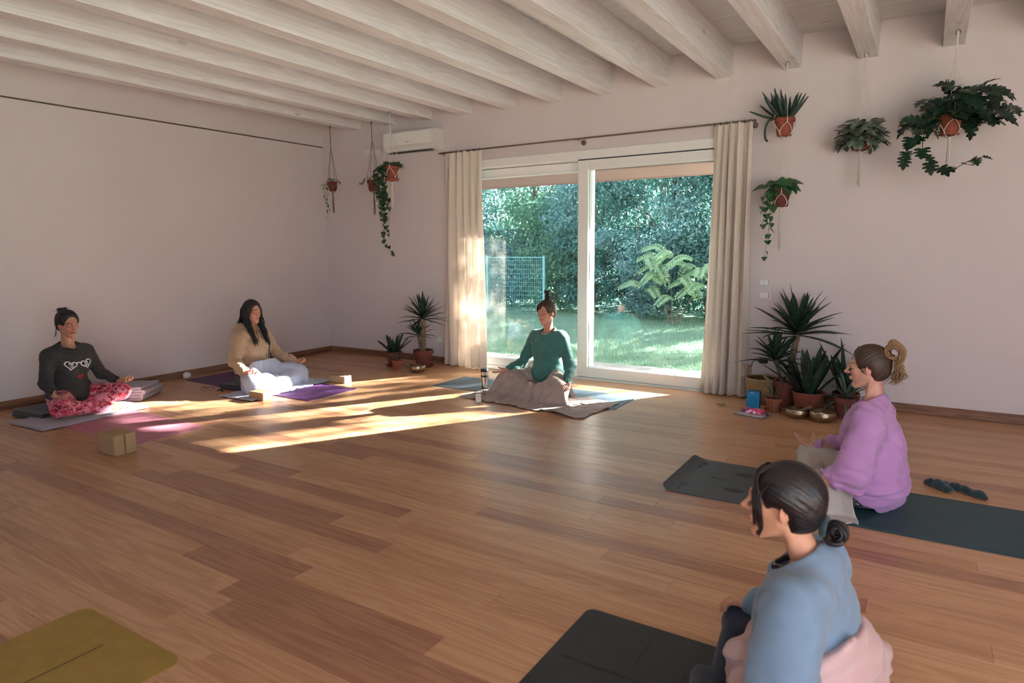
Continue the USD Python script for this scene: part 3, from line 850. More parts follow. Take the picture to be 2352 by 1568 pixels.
# ---------------------------------------------------------------- cloth
def drape(x0, size, col, steps=170, pin=None, push=.010, it=5, mats=None, g=-9.8, fric=.55, stiff=.25, floor=.012, seed=0, target=None):
    """Lets a cloth (grid of points x0, real size in metres) fall onto a distance field and the floor."""
    r = np.random.default_rng(seed)
    x = np.array(x0, float)
    n, m, _ = x.shape
    q = x.reshape(-1, 3)
    for k, a_ in ((5, .03), (11, .014), (23, .006)):
        q = q + np.array([.35, .35, 1]) * a_ * np.stack([meshkit.noise(x.reshape(-1, 3) * k + 31 + 7 * c, seed + c) - .5 for c in range(3)], -1)
    x = q.reshape(x.shape)
    if pin is not None:
        x[pin[0]] = pin[1]
    R = (size[0] / (n - 1), size[1] / (m - 1))
    v = np.zeros_like(x)
    dt = 1 / 60
    G = np.gradient(col.F, col.h)

    def con(p, A, B, L, k):
        a, b = p[A], p[B]
        e = b - a
        l = np.linalg.norm(e, axis=-1, keepdims=True)
        c = e * ((l - L) / np.maximum(l, 1e-6)) * (.5 * k)
        p[A] += c; p[B] -= c
    sl = slice
    sets = []
    for o in (0, 1):
        e0 = n - 1 - ((n - 1 - o) % 2) if False else None
        a = np.arange(o, n - 1, 2); sets.append((np.s_[a], np.s_[a + 1], R[0], 1.0, 0))
    for o in (0, 1):
        a = np.arange(o, m - 1, 2); sets.append((a, a + 1, R[1], 1.0, 1))
    for o in (0, 1):
        a = np.arange(o, n - 1, 2); sets.append((a, a + 1, math.hypot(*R), .5, 2))
    for o in range(4):
        a = np.arange(o, n - 2, 4); b = np.arange(o, m - 2, 4)
        a = np.concatenate([a]); sets.append((a, a + 2, 2 * R[0], stiff, 0)); sets.append((b, b + 2, 2 * R[1], stiff, 1))
    for st in range(steps):
        v[..., 2] += g * dt
        v *= .985
        p = x + v * dt
        for _ in range(it):
            for A, B, L, k, ax in sets:
                if ax == 0:
                    con(p, np.s_[A], np.s_[B], L, k)
                elif ax == 1:
                    a, b = p[:, A], p[:, B]
                    e = b - a; l = np.linalg.norm(e, axis=-1, keepdims=True)
                    c = e * ((l - L) / np.maximum(l, 1e-6)) * (.5 * k)
                    p[:, A] += c; p[:, B] -= c
                else:
                    for q in (0, 1):
                        jj = np.arange(0, m - 1)
                        a_, b_ = (p[A][:, :-1], p[B][:, 1:]) if q == 0 else (p[A][:, 1:], p[B][:, :-1])
                        e = b_ - a_; l = np.linalg.norm(e, axis=-1, keepdims=True)
                        c = e * ((l - L) / np.maximum(l, 1e-6)) * (.5 * k * .6)
                        if q == 0:
                            p[A, :-1] += c; p[B, 1:] -= c
                        else:
                            p[A, 1:] += c; p[B, :-1] -= c
            if pin is not None:
                p[pin[0]] = pin[1]
        P_ = p.reshape(-1, 3)
        ci = ((P_ - col.lo) / col.h).T
        d = map_coordinates(col.F, ci, order=1, mode='nearest')
        hit = np.where(d < push)[0]
        if len(hit):
            g3 = np.stack([map_coordinates(G[k], ci[:, hit], order=1, mode='nearest') for k in range(3)], -1)
            l = np.linalg.norm(g3, axis=1, keepdims=True)
            nn = g3 / np.maximum(l, 1e-6)
            old = x.reshape(-1, 3)[hit]
            new = P_[hit] + nn * np.minimum(push - d[hit], .03)[:, None]
            mv = new - old
            tn = mv - nn * (mv * nn).sum(1, keepdims=True)
            P_[hit] = new - tn * fric
        fl_ = np.where(P_[:, 2] < floor)[0]
        if len(fl_):
            old = x.reshape(-1, 3)[fl_]
            P_[fl_, 2] = floor
            P_[fl_, :2] -= (P_[fl_, :2] - old[:, :2]) * fric
        p = P_.reshape(n, m, 3)
        v = (p - x) / dt
        sp = np.linalg.norm(v, axis=-1, keepdims=True)
        v *= np.minimum(1, 2.5 / np.maximum(sp, 1e-6))
        x = p
    for _ in range(1):
        y = x.copy()
        y[1:-1, 1:-1] = .5 * x[1:-1, 1:-1] + .125 * (x[:-2, 1:-1] + x[2:, 1:-1] + x[1:-1, :-2] + x[1:-1, 2:])
        x = y
    x[..., 2] = np.maximum(x[..., 2], floor)
    return x


def wrinkle(x, amp, f1, seed, axis=(1, 0)):
    """Soft creases on a draped sheet, kept off the floor."""
    n, m, _ = x.shape
    du = np.gradient(x, axis=0); dv = np.gradient(x, axis=1)
    N = np.cross(du, dv); N /= np.maximum(np.linalg.norm(N, axis=-1, keepdims=True), 1e-9)
    N *= np.sign(N[..., 2:].mean())
    S0 = np.cumsum(np.linalg.norm(du, axis=-1).mean(1)); S1 = np.cumsum(np.linalg.norm(dv, axis=-1).mean(0))
    U, V = np.meshgrid(S0, S1, indexing='ij')
    p = np.stack([U, V, 0 * U], -1).reshape(-1, 3)
    w = meshkit.fbm(p * 4 + 11, 2, seed) - .5
    p = p + .12 * np.stack([w, -w, 0 * w], -1)
    h = .6 * ridge(p, (*axis, 0), f1, f1 * .28, seed) + .4 * ridge(p, (axis[0] + .6, axis[1] - .5, 0), f1 * 1.7, f1 * .5, seed + 3)
    k = np.clip(meshkit.fbm(p * 5 + 3, 2, seed + 5) * 2.2 - .6, .15, 1)
    y = x - N * (amp * k * h).reshape(n, m, 1)
    return y


def shell(x, th, flat=None):
    """A cloth sheet with real thickness: closed quad mesh (vertices, faces)."""
    n, m, _ = x.shape
    du = np.gradient(x, axis=0); dv = np.gradient(x, axis=1)
    N = np.cross(du, dv); N /= np.maximum(np.linalg.norm(N, axis=-1, keepdims=True), 1e-9)
    if flat is not None:
        N = N * np.sign(N[..., 2].mean())
    a = x + N * th * .5; b = x - N * th * .5
    k = n * m
    g = np.arange(k).reshape(n, m)
    q = np.stack([g[:-1, :-1], g[1:, :-1], g[1:, 1:], g[:-1, 1:]], -1).reshape(-1, 4)
    rim = np.concatenate([g[0], g[1:, -1], g[-1, ::-1][1:], g[::-1, 0][1:]])
    e = np.stack([rim[:-1], rim[1:], rim[1:] + k, rim[:-1] + k], -1)
    return np.vstack([a.reshape(-1, 3), b.reshape(-1, 3)]), np.vstack([q, (q + k)[:, ::-1], e])


def ridge(p, ax, fa, fb, seed):
    """Wrinkle noise: short waves along ax, long ones across it; -1..1."""
    ax = unit(ax)
    al = p @ ax
    q = (p - al[:, None] * ax) * fb + np.outer(al * fa, ax) + 50.3
    n = np.clip((meshkit.noise(q, seed) - .5) * 1.7 + .5, 0, 1)
    return 1 - 2 * np.sqrt(np.abs(2 * n - 1) ** 2 + .02)

# ================================================================ PEOPLE
def skin_mat(name, rough=.5):
    return usdkit.material(stage, f'/World/Looks/{name}', {'a': ('attribute', {'attribute': 'pigment'}), 'p': ('principled_bsdf', {'roughness': rough, 'subsurface_weight': .12, 'subsurface_scale': .006})}, [('a.color', 'p.base_color')], surface='p.BSDF')


def hair_mat(name, c1, c2, rough=.5):
    n = {'t': ('texture_coordinate', {}), 'n': ('noise_texture', {'scale': 55, 'detail': 3}), 'g': ('geometry', {}), 'ad': ('mix_float', {'fac': .5}), 'r': ('rgb_ramp', {'ramp': [(0, c1), (.35, c1), (.75, c2), (1, c2)]}),
         'b': ('bump', {'distance': .0015}), 'p': ('principled_bsdf', {'roughness': rough, 'anisotropic': .5})}
    return usdkit.material(stage, f'/World/Looks/{name}', n, [('t.object', 'n.vector'), ('n.fac', 'ad.a'), ('g.random_per_island', 'ad.b'), ('ad.result', 'r.fac'), ('r.color', 'p.base_color'), ('n.fac', 'b.height'), ('b.normal', 'p.normal')], surface='p.BSDF')


SKIN = skin_mat('skin')
NB = dict(dark=hair_mat('black_hair', S('#120d0b'), S('#2a1e19')), brown=hair_mat('dark_brown_hair', S('#24150f'), S('#4b3022')), mid=hair_mat('chestnut_hair', S('#3a2619'), S('#7a583c')),
          blond=hair_mat('blond_hair_ends', S('#8a6a48'), S('#c9a97c')), plum=hair_mat('glossy_dark_hair', S('#130b0d'), S('#3a2422'), .36))


def cloth_mat(name, c, c2=None, rough=.9, sheen=.25, fine=900, bump=.0006):
    return P(name, c, rough, c2 or tuple(np.array(c) * .93), scale=fine, detail=2, bump=bump, bscale=fine * .8, sheen_weight=sheen)


class Person:
    def __init__(s, label, x0, y0, deg, zs, sc=1.0, lean=0.0, head=(.02, 0, .765), look=(0, 0, 0), skin='#c08f74', shoulders=.165):
        s.T = thing('person', label, 'person', (x0, y0, 0), deg)
        s.zs, s.sc, s.lean = zs, sc, lean
        s.sk = np.array(S(skin))
        s.HC = np.array(head) + np.array([lean, 0, zs])
        s.HR = rot3(*look)
        s.shw = shoulders

    def p(s, x, y, z):
        """A point above the seat, following the lean of the back."""
        return (x + s.lean * np.clip(z / .6, 0, 1), y, z + s.zs)

    def torso(s, bust=1.0, wide=0.0):
        q = s.p
        t = [ELL(q(.0, 0, .42), (.100, .142, .150), .04), ELL(q(.005, 0, .25), (.092, .122, .16), .05), ELL(q(-.015, 0, .105), (.125, .168, .115), .06),
             CAP(q(-.01, -s.shw + .02, .497), q(-.01, s.shw - .02, .497), .050, .050, .045), CAP(q(-.014, -.11, .518), q(-.012, 0, .560), .034, .036, .05), CAP(q(-.014, .11, .518), q(-.012, 0, .560), .034, .036, .05)]
        for sg in (-1, 1):
            t.append(ELL(q(.070, sg * .064, .385), (.050 * bust, .056, .055), .05))
        return t

    def arm(s, sg, elbow, wrist, r=(.047, .038, .035, .026)):
        sh = s.p(-.01, sg * s.shw, .495)
        return [CAP(sh, elbow, r[0], r[1], .04), CAP(elbow, wrist, r[2], r[3], .02)]

    def legs(s, knee=((.31, .33, .125), (.31, -.33, .125)), ankle=((.36, -.05, .06), (.27, .06, .055)), foot=True, up=0.0):
        t = []
        for i, sg in enumerate((1, -1)):
            hip = (0.0, sg * .085, s.zs + .095)
            t += [CAP(hip, knee[i], .092, .062, .04), CAP(knee[i], ankle[i], .056, .037, .02)]
        return t

    def body(s, torso, arms, legs, hands, feet=(), h=.003):
        """One closed skin: coarse where clothes hide it, fine at the head and the hands."""
        co = field_of(torso + sum(arms, []) + legs, .011, -.007)
        v, f = co.mesh()
        sol = man((v, f))
        neck = s.HR.T @ (np.array(s.p(-.02, 0, .54)) - s.HC)
        hv, hf = head_field(neck).mesh()
        hm = man((hv @ s.HR.T + s.HC, hf))
        extra = [hm]
        for hp, am in zip(hands, arms):
            e, w_ = np.array(am[1]['a']), np.array(am[1]['b'])
            fa = [CAP(tuple(e * .55 + w_ * .45), tuple(w_), .034, .0265, .02)] + hp
            extra.append(man(field_of(fa, h, 0, .03).mesh()))
        for fp in feet:
            extra.append(man(field_of(fp, .004, 0, .03).mesh()))
        tot = sol
        for e in extra:
            tot = tot + e
        g = tot.to_mesh()
        v, f = np.array(g.vert_properties)[:, :3].astype(float), np.array(g.tri_verts)
        if len(f) < 500:
            v, f = cat((v, f), *[(np.array(e.to_mesh().vert_properties)[:, :3], np.array(e.to_mesh().tri_verts)) for e in extra])
        return v, f

    def put_body(s, vf, lip=None, brow='#1d1310', lash='#140d0c'):
        v, f = vf
        hl = (v - s.HC) @ s.HR
        col = np.tile(s.sk, (len(v), 1))
        near = hl[:, 2] > -.135
        lipc = np.array(S(lip)) if lip else s.sk * np.array([.92, .58, .55])
        col[near] = paint_head(hl[near], s.sk, lipc, np.array(S(brow)), np.array(S(lash)))
        m = trimesh.Trimesh(v, f, process=False)
        part(s.T, 'body', m, SKIN, True, pig=np.clip(col, 0, 1))

    def hx(s, v):
        return np.asarray(v, float) @ s.HR.T + s.HC

    def hair_cap(s, mat, inf=.010, bun=(-.08, 0, .09), face=((.088, 0, -.040), (.074, .082, .104)), name='hair', low=-.075, cheek=True, amp=.0022, seed=3, extra=()):
        f = Field((-.17, -.13, -.16), (.15, .13, .17), .003)
        f.ell((-.015, 0, .030), (.093, .0745, .0875), .02)
        f.ell((-.034, 0, -.02), (.062, .060, .068), .03)
        g = Field((-.17, -.13, -.16), (.15, .13, .17), .003)
        g.F[:] = 9
        g.ell(face[0], face[1], .015)
        if cheek:
            for sg in (-1, 1):
                g.ell((.020, sg * .085, -.050), (.046, .048, .058), .012)
        sl, X, Y, Z = g.blk(g.lo, g.lo + g.h * g.n)
        edge = np.minimum(np.minimum(g.F, .04), (Z - low) * 1.0 + 0 * X * Y)
        tp = np.clip(edge / .032, 0, 1)
        f.F -= inf * np.sqrt(tp * (2 - tp)).astype(np.float32)
        f.F = np.maximum(f.F, -(edge + .001)).astype(np.float32)
        b = np.array(bun)

        def strands(p):
            q = p - b; ax = unit(b - np.array([-.01, 0, .0]))
            e1 = unit(np.cross(ax, [.1, .9, .3])); e2 = np.cross(ax, e1)
            ph = np.arctan2(q @ e2, q @ e1)
            r = np.linalg.norm(q, axis=1)
            n1 = meshkit.noise(np.stack([np.cos(ph) * 13, np.sin(ph) * 13, r * 6], -1) + 20, seed)
            n2 = meshkit.noise(np.stack([np.cos(ph) * 34, np.sin(ph) * 34, r * 9], -1) + 40, seed + 1)
            return amp * (1 - 2 * np.abs(2 * n1 - 1)) + amp * .6 * (1 - 2 * np.abs(2 * n2 - 1)) - amp * .3
        f.bump(strands, .012)
        v, t = f.mesh()
        return part(s.T, name, (s.hx(v), t), mat, True)

    def locks(s, name, mat, paths, r, taper=.25, n=6, flat=.65, parent=None, local=True, label=None):
        ms = []
        for i, c in enumerate(paths):
            pts = curve(c, min(30, max(8, 5 * len(c))))
            if local:
                pts = s.hx(pts)
            rr = (r[i] if np.ndim(r) else r)
            t = np.linspace(0, 1, len(pts))
            ms.append(tube(pts, rr * np.minimum(1, .45 + t * 4) * (1 - (1 - taper) * t ** 2), n, flat))
        return part(parent or s.T, name, cat(*ms), mat, True, label=label)


def bun_paths(c, R, n, seed, ax=(0, 0, 1), loops=1.4, jitter=.25):
    r = np.random.default_rng(seed)
    ax = unit(ax); e1 = unit(np.cross(ax, [.3, .8, .1])); e2 = np.cross(ax, e1)
    out = []
    for i in range(n):
        a0 = r.uniform(0, 6.28); tilt = r.normal(0, .5); rad = R * r.uniform(.6, 1.0); h0 = r.uniform(-.6, .6) * R
        P_ = []
        for t in np.linspace(0, 1, 9):
            a = a0 + t * loops * 6.28
            P_.append(np.array(c) + rad * (math.cos(a) * e1 + math.sin(a) * e2) + ax * (h0 + rad * tilt * math.sin(a + i)) + r.normal(0, R * jitter * .2, 3))
        out.append(P_)
    return out


def sweater(P_, mat, torso, arms, inf=.016, sl_inf=.012, hem=.05, h=.006, fold=.006, seed=1, cuff_mat=None, neck=(.010, 0, .553), neck_r=.060, collar_tilt=.35, baggy=(), name='sweater', hem_band=True, sleeve_sc=1.0, collar_label=None, cut_hem=True, tilt=0.0):
    f = field_of(torso + sum(arms, []) + list(baggy), h, max(inf, sl_inf) * 0, .09)
    f.add(torso, inf); f.add(list(baggy), 0)
    for a in arms:
        for c in a:
            q = dict(c); q.pop('t'); q['ra'] *= sleeve_sc; q['rb'] *= sleeve_sc
            f.cap(inf=sl_inf, **q)
    if cut_hem:
        f.plane((0, 0, P_.zs + hem), (tilt, 0, -1), .012)
    nk = np.array(P_.p(*neck))
    # wrinkles: along the sleeves, under the arms, above the hem
    segs = [(np.array(a[1]['a']), np.array(a[1]['b'])) for a in arms] + [(np.array(a[0]['a']), np.array(a[0]['b'])) for a in arms]

    def wr(p):
        out = np.zeros(len(p))
        for i, (a, b) in enumerate(segs):
            ab = b - a; L = ab @ ab
            t = np.clip(((p - a) @ ab) / L, 0, 1)
            d = np.linalg.norm(p - a - t[:, None] * ab, axis=1)
            fore = i < len(arms)
            w_ = np.exp(-(d / .13) ** 2) * (np.clip(.35 + t, 0, 1) if fore else np.clip(t * 1.3 - .25, .15, 1))
            out += w_ * ridge(p, ab + np.array([0, 0, .06]), 24, 7, seed + i) * fold * (1.0 if fore else .75)
        zz = (p[:, 2] - P_.zs)
        wt = np.exp(-((zz - hem - .07) / .10) ** 2)
        out += wt * ridge(p, (0, .25, 1), 19, 5, seed + 9) * fold
        up = np.clip((zz - .15) / .2, 0, 1) * np.exp(-((np.abs(p[:, 1]) - .14) / .07) ** 2)
        for sg in (-1, 1):
            out += up * (np.sign(p[:, 1]) == sg) * ridge(p, (.3, sg * .8, -.55), 14, 4, seed + 20) * fold
        out += .55 * fold * ridge(p, (.25, .9, .15), 9, 2.5, seed + 30) * np.clip((.56 - zz) / .1, 0, 1)
        out += .30 * fold * ridge(p, (.2, .6, .8), 17, 6, seed + 33)
        return out
    f.bump(wr, .03)
    cd = unit([math.sin(collar_tilt), 0, math.cos(collar_tilt)])
    f.cap(tuple(nk - cd * .02), tuple(nk + cd * .012), neck_r, neck_r, .012, '-')
    f.cap(tuple(nk + cd * .012), tuple(nk + cd * .20), neck_r * 1.02, neck_r * 2.9, .012, '-')
    v, t = f.mesh()
    g = part(P_.T, name, (v, t), mat, True)
    e1 = np.array([cd[2], 0, -cd[0]]); a = np.linspace(0, 2 * np.pi, 41)
    ring = nk + cd * .006 + (neck_r + .004) * (np.cos(a)[:, None] * e1 * 1.05 + np.sin(a)[:, None] * np.array([0, 1.0, 0]))
    ring += .004 * np.sin(a * 3 + seed)[:, None] * cd
    part(g, 'collar', tube(ring, .0105, 8, 1.0), cuff_mat or mat, True, label=collar_label)
    for a_ in arms:
        e, w_ = np.array(a_[1]['a']), np.array(a_[1]['b'])
        d = unit(w_ - e)
        rr = (a_[1]['rb'] * sleeve_sc + sl_inf)
        prof = [w_ - d * .030, w_ - d * .022, w_ - d * .004, w_ + d * .014, w_ + d * .018]
        part(g, 'cuff', tube(np.array(prof), [rr * .93, rr * .98, rr * .93, rr * .88, rr * .80], 22), cuff_mat or mat, True)
    return g, f


# ---------------------------------------------------------------- woman in the striped jumper, far left
pa = Person('person in a dark striped jumper and red patterned leggings, seated cross-legged at the far left', -6.50, 2.82, 8, .05, head=(.035, 0, .765), look=(-.08, .16, .05), lean=.02, skin='#bd8a70')
kn = ((.28, .275, .165), (.32, -.300, .135)); an = ((.22, -.06, .075), (.33, .095, .062))
tor = pa.torso(.9); leg = pa.legs(kn, an)
eL, wL = (.06, .245, .335), (.205, .292, .262)
eR, wR = (.055, -.238, .325), (.215, -.285, .232)
arms = [pa.arm(1, eL, wL), pa.arm(-1, eR, wR)]
hL = hand_prims((.213, .296, .262), (.86, .32, -.10), (-.1, -.2, 1), 1, curl=(.45, .45, .5, .55), spread=.10)
hR = hand_prims((.225, -.288, .230), (.92, .20, -.05), (0, .35, 1), -1, curl=(.25, .35, .40, .5), spread=.10, thumb=(.6, .5, .6))
foot = [CAP((.33, .095, .062), (.345, .145, .050), .034, .034, .02), CAP((.345, .13, .052), (.375, .215, .042), .034, .028, .02), CAP((.37, .205, .042), (.385, .245, .036), .030, .020, .02)] + \
       [CAP((.362 + .011 * i, .252 - .010 * i, .038), (.374 + .012 * i, .280 - .012 * i, .034), .0125 if i == 0 else .009, .010 if i == 0 else .0075, .005) for i in range(4)]
foot2 = [CAP((.22, -.06, .075), (.25, -.12, .050), .032, .030, .02), CAP((.25, -.12, .050), (.27, -.20, .038), .030, .022, .02)]
pa.put_body(pa.body(tor, arms, leg, (hL, hR), (foot, foot2)), lip='#9c5f55')
LEG = usdkit.material(stage, '/World/Looks/floral_leggings', {
    't': ('texture_coordinate', {}), 'nz': ('noise_texture', {'scale': 30, 'detail': 3}), 'mx': ('mix_vector', {'fac': .06}), 'v': ('voronoi_texture', {'scale': 30}), 've': ('voronoi_texture', {'scale': 16, 'feature': 'distance_to_edge'}),
    'r': ('rgb_ramp', {'interpolate': False, 'ramp': [(0, S('#7c1226')), (.27, S('#b02440')), (.46, S('#cf4b66')), (.66, S('#d98097')), (.85, S('#c13a55'))]}),
    'l': ('rgb_ramp', {'ramp': [(0, (1, 1, 1)), (.03, (.5, .5, .5)), (.06, (0, 0, 0)), (1, (0, 0, 0))]}), 'sp': ('separate_color', {}), 'm': ('mix_color', {'b': S('#e5a3b3')}), 'p': ('principled_bsdf', {'roughness': .75, 'sheen_weight': .1})},
    [('t.object', 'mx.a'), ('nz.color', 'mx.b'), ('t.object', 'nz.vector'), ('mx.result', 'v.vector'), ('mx.result', 've.vector'), ('v.color', 'sp.color'), ('sp.r', 'r.fac'), ('ve.distance', 'l.fac'), ('r.color', 'm.a'), ('l.color', 'm.fac'), ('m.result', 'p.base_color')], surface='p.BSDF')
lf = field_of(leg, .006, .010, .05)
lf.add(leg, .010); lf.ell(pa.p(-.01, 0, .09), (.14, .185, .105), .05)
lf.bump(lambda p: .003 * ridge(p, (.7, .2, .6), 20, 7, 5), .02)
for q, d in ((an[0], (.02, -.1, 0)), (an[1], (.02, .1, 0))):
    lf.cap(tuple(np.array(q) + np.array(d) * .80), tuple(np.array(q) + np.array(d) * 1.8), .055, .055, .004, '-')
v, t = lf.mesh()
part(pa.T, 'leggings', (v, t), LEG, True)
STR = usdkit.material(stage, '/World/Looks/striped_jersey', {
    't': ('texture_coordinate', {}), 'nz': ('noise_texture', {'scale': 9, 'detail': 2}), 's': ('separate_xyz', {}), 'a': ('math', {'math_type': 'multiply_add', 'value2': .016}), 'm': ('math', {'math_type': 'multiply', 'value2': 92.0}), 'w': ('math', {'math_type': 'pingpong', 'value2': .5}),
    'n2': ('noise_texture', {'scale': 130}), 'ad': ('math', {'math_type': 'multiply_add', 'value2': .35}), 'r': ('rgb_ramp', {'ramp': [(0, S('#141416')), (.50, S('#19191b')), (.60, S('#6f6c6b')), (1, S('#8b8886'))]}), 'p': ('principled_bsdf', {'roughness': .9})},
    [('t.object', 's.vector'), ('t.object', 'nz.vector'), ('nz.fac', 'a.value1'), ('s.z', 'a.value3'), ('a.value', 'm.value1'), ('m.value', 'w.value1'), ('t.object', 'n2.vector'), ('n2.fac', 'ad.value1'), ('w.value', 'ad.value3'), ('ad.value', 'r.fac'), ('r.color', 'p.base_color')], surface='p.BSDF')
BLK = cloth_mat('black_rib', S('#121214'))
sw, swf = sweater(pa, STR, tor, arms, .014, .010, .06, fold=.006, seed=4, cuff_mat=BLK, neck=(.012, 0, .556), neck_r=.064, sleeve_sc=1.02, baggy=[ELL(pa.p(.0, 0, .14), (.135, .165, .11), .05)])


def on_front(fld, yz, lift=.002, x1=.35, cols=None):
    """Lays flat points (y, z) on the front of a solid by walking back along x."""
    yz = np.asarray(yz, float)
    x = np.full(len(yz), x1); done = np.zeros(len(yz), bool)
    for _ in range(420):
        d = fld.sample(np.stack([x, yz[:, 0], yz[:, 1]], -1))
        done |= d < lift
        x = np.where(done, x, x - np.clip((d - lift) * .7, .0003, .02))
    return x


def decal(fld, poly, fine=.006, lift=.002, th=.0015):
    """A shape in (left, up) coordinates laid on the front of a garment as a thin raised print."""
    ms = []
    for g in getattr(poly, 'geoms', [poly]):
        try:
            v2, f2 = trimesh.creation.triangulate_polygon(g.segmentize(fine), engine='earcut')
        except Exception:
            continue
        m = trimesh.Trimesh(np.c_[v2, np.zeros(len(v2))], f2, process=False)
        v3, f3 = trimesh.remesh.subdivide_to_size(m.vertices, m.faces, fine * 2.2)
        m2 = trimesh.Trimesh(v3, f3); m2.merge_vertices()
        v3, f3 = np.asarray(m2.vertices), np.asarray(m2.faces)
        nz = np.cross(v3[f3[:, 1]] - v3[f3[:, 0]], v3[f3[:, 2]] - v3[f3[:, 0]])[:, 2]
        f3 = np.where((nz < 0)[:, None], f3[:, ::-1], f3)
        x = on_front(fld, v3[:, :2], lift)
        a = np.c_[x, v3[:, 0], v3[:, 1]]; b = a - np.array([th + lift, 0, 0]); n = len(a)
        e = trimesh.Trimesh(a, f3, process=False)
        oe = e.edges[trimesh.grouping.group_rows(e.edges_sorted, require_count=1)]
        side = np.vstack([np.c_[oe[:, 0], oe[:, 0] + n, oe[:, 1]], np.c_[oe[:, 1], oe[:, 0] + n, oe[:, 1] + n]])
        ms.append((np.vstack([a, b]), np.vstack([f3, f3[:, ::-1] + n, side])))
    return cat(*ms)


def text_poly(s_, h):
    m = meshkit.text_mesh(s_, h, .001, bold=True)
    v = np.asarray(m.vertices); f = np.asarray(m.faces)
    top = v[f][:, :, 2].min(1) > .0005
    return unary_union([Polygon(q[:, :2]).buffer(1e-5) for q in v[f][top]])


tt = np.linspace(0, 2 * np.pi, 60)
heart = Polygon(np.stack([16 * np.sin(tt) ** 3, 13 * np.cos(tt) - 5 * np.cos(2 * tt) - 2 * np.cos(3 * tt) - np.cos(4 * tt)], -1) / 16)
WPR = P('white_print', S('#d8d5d4'), .8); RPR = P('red_print', S('#a8242c'), .8)
zc = pa.zs + .405
lens = []
for sg, word, th_ in ((-1, ('FOC', 'US'), 8), (1, ('ON', 'ME!'), -8)):
    c = (sg * .066, zc)
    hrt = affinity.translate(affinity.rotate(affinity.scale(heart, .051, .046, origin=(0, 0)), sg * 12, origin=(0, 0)), *c)
    lens.append(hrt.difference(hrt.buffer(-.0085)))
    part(sw, 'print_lens', decal(swf, hrt.buffer(-.0080), lift=.0022), BLK, False)
    letters = []
    for li, wd in enumerate(word):
        tp = text_poly(wd, .0175)
        b = tp.bounds
        tp = affinity.translate(tp, -(b[0] + b[2]) / 2, -(b[1] + b[3]) / 2)
        tp = affinity.scale(tp, .044 / max(.044, b[2] - b[0]) * (1 if li == 0 or sg > 0 else .95), 1, origin=(0, 0))
        letters.append(affinity.translate(affinity.rotate(tp, sg * 8, origin=(0, 0)), c[0] - sg * .002, c[1] + (.0095 if li == 0 else -.0125)))
    part(sw, 'print_lettering', decal(swf, unary_union(letters), fine=.005, lift=.0062), WPR, False)
bridge = LineString([(-.024, zc + .012), (0, zc + .019), (.024, zc + .012)]).buffer(.0045)
part(sw, 'print_frame', decal(swf, unary_union(lens + [bridge]), lift=.0038), WPR, False)
li_ = unary_union([affinity.scale(Point(0, 0).buffer(1), .030, .0135), Point(-.011, .0085).buffer(.0105), Point(.011, .0085).buffer(.0105), affinity.scale(Point(0, -.0085).buffer(1), .020, .011)])
li_ = affinity.translate(li_.difference(affinity.scale(Point(0, -.001).buffer(1), .010, .0035)), .020, zc - .113)
part(sw, 'print_lips', decal(swf, li_, lift=.003), RPR, False)
pa.hair_cap(NB['dark'], .013, bun=(-.075, 0, .105), face=((.093, 0, -.036), (.074, .078, .122)), seed=6)
pa.locks('hair_bun', NB['dark'], bun_paths((-.072, 0, .108), .034, 22, 7, (-.5, 0, 1)), .010)
r = np.random.default_rng(3)
pa.locks('loose_hair', NB['dark'], [[(-.07, sy * .02, .10), (-.06 + r.normal(0, .02), sy * .045 + r.normal(0, .02), .125 + r.normal(0, .01)), (-.04 + r.normal(0, .03), sy * .085 + r.normal(0, .02), .125 + r.normal(0, .015))] for sy in np.linspace(-1, 1, 12)]
         + [[(-.03, -.078, -.01), (-.03 + r.normal(0, .005), -.088, -.05), (-.035 + r.normal(0, .01), -.092 + r.normal(0, .008), -.10 - r.uniform(0, .03))] for _ in range(8)]
         + [[(-.03, .076, -.01), (-.03, .084, -.05), (-.035, .084 + r.normal(0, .006), -.085)] for _ in range(4)], .0016, .4, 4)

# ---------------------------------------------------------------- woman with the long dark hair
pb = Person('person with long dark wavy hair in a beige fleece hoodie by the left wall', -6.05, 4.42, 5, .04, head=(.025, 0, .765), look=(-.12, .08, .04), skin='#bf8a72')
kn = ((.33, .33, .125), (.33, -.33, .125)); an = ((.37, -.06, .06), (.27, .07, .06))
tor_b = pb.torso(.9); leg_b = pb.legs(kn, an)
eL, wL = (.04, .275, .325), (.235, .330, .240)
eR, wR = (.01, -.265, .32), (.195, -.305, .220)
arms_b = [pb.arm(1, eL, wL), pb.arm(-1, eR, wR)]
hL = hand_prims((.245, .333, .237), (.95, .15, -.15), (.1, -.3, 1), 1, curl=(.75, .5, .55, .6), thumb=(.1, .9, .55), tc=.6, spread=.06)
hR = hand_prims((.205, -.307, .217), (.9, .15, -.22), (.1, .4, 1), -1, curl=(.75, .5, .55, .6), thumb=(.1, .9, .55), tc=.6, spread=.06)
pb.put_body(pb.body(tor_b, arms_b, leg_b, (hL, hR)), lip='#a3645c')
FLC = P('beige_fleece', S('#b59a7d'), .95, S('#a0866a'), scale=140, bump=.004, bscale=170, sheen_weight=.4)
swb, _ = sweater(pb, FLC, tor_b, arms_b, .024, .026, .04, fold=.009, seed=14, neck=(.02, 0, .556), neck_r=.060, baggy=[ELL(pb.p(.0, 0, .15), (.155, .185, .13), .06)])
hd = field_of([ELL(pb.p(-.09, 0, .56), (.10, .16, .09), .04)], .006, 0, .08)
hd.ell(pb.p(-.10, 0, .55), (.085, .135, .085), .04); hd.cap(pb.p(-.06, -.10, .60), pb.p(-.06, .10, .60), .04, .04, .05)
for sg in (-1, 1):
    hd.cap(pb.p(-.06, sg * .10, .60), pb.p(.05, sg * .055, .565), .035, .018, .04)
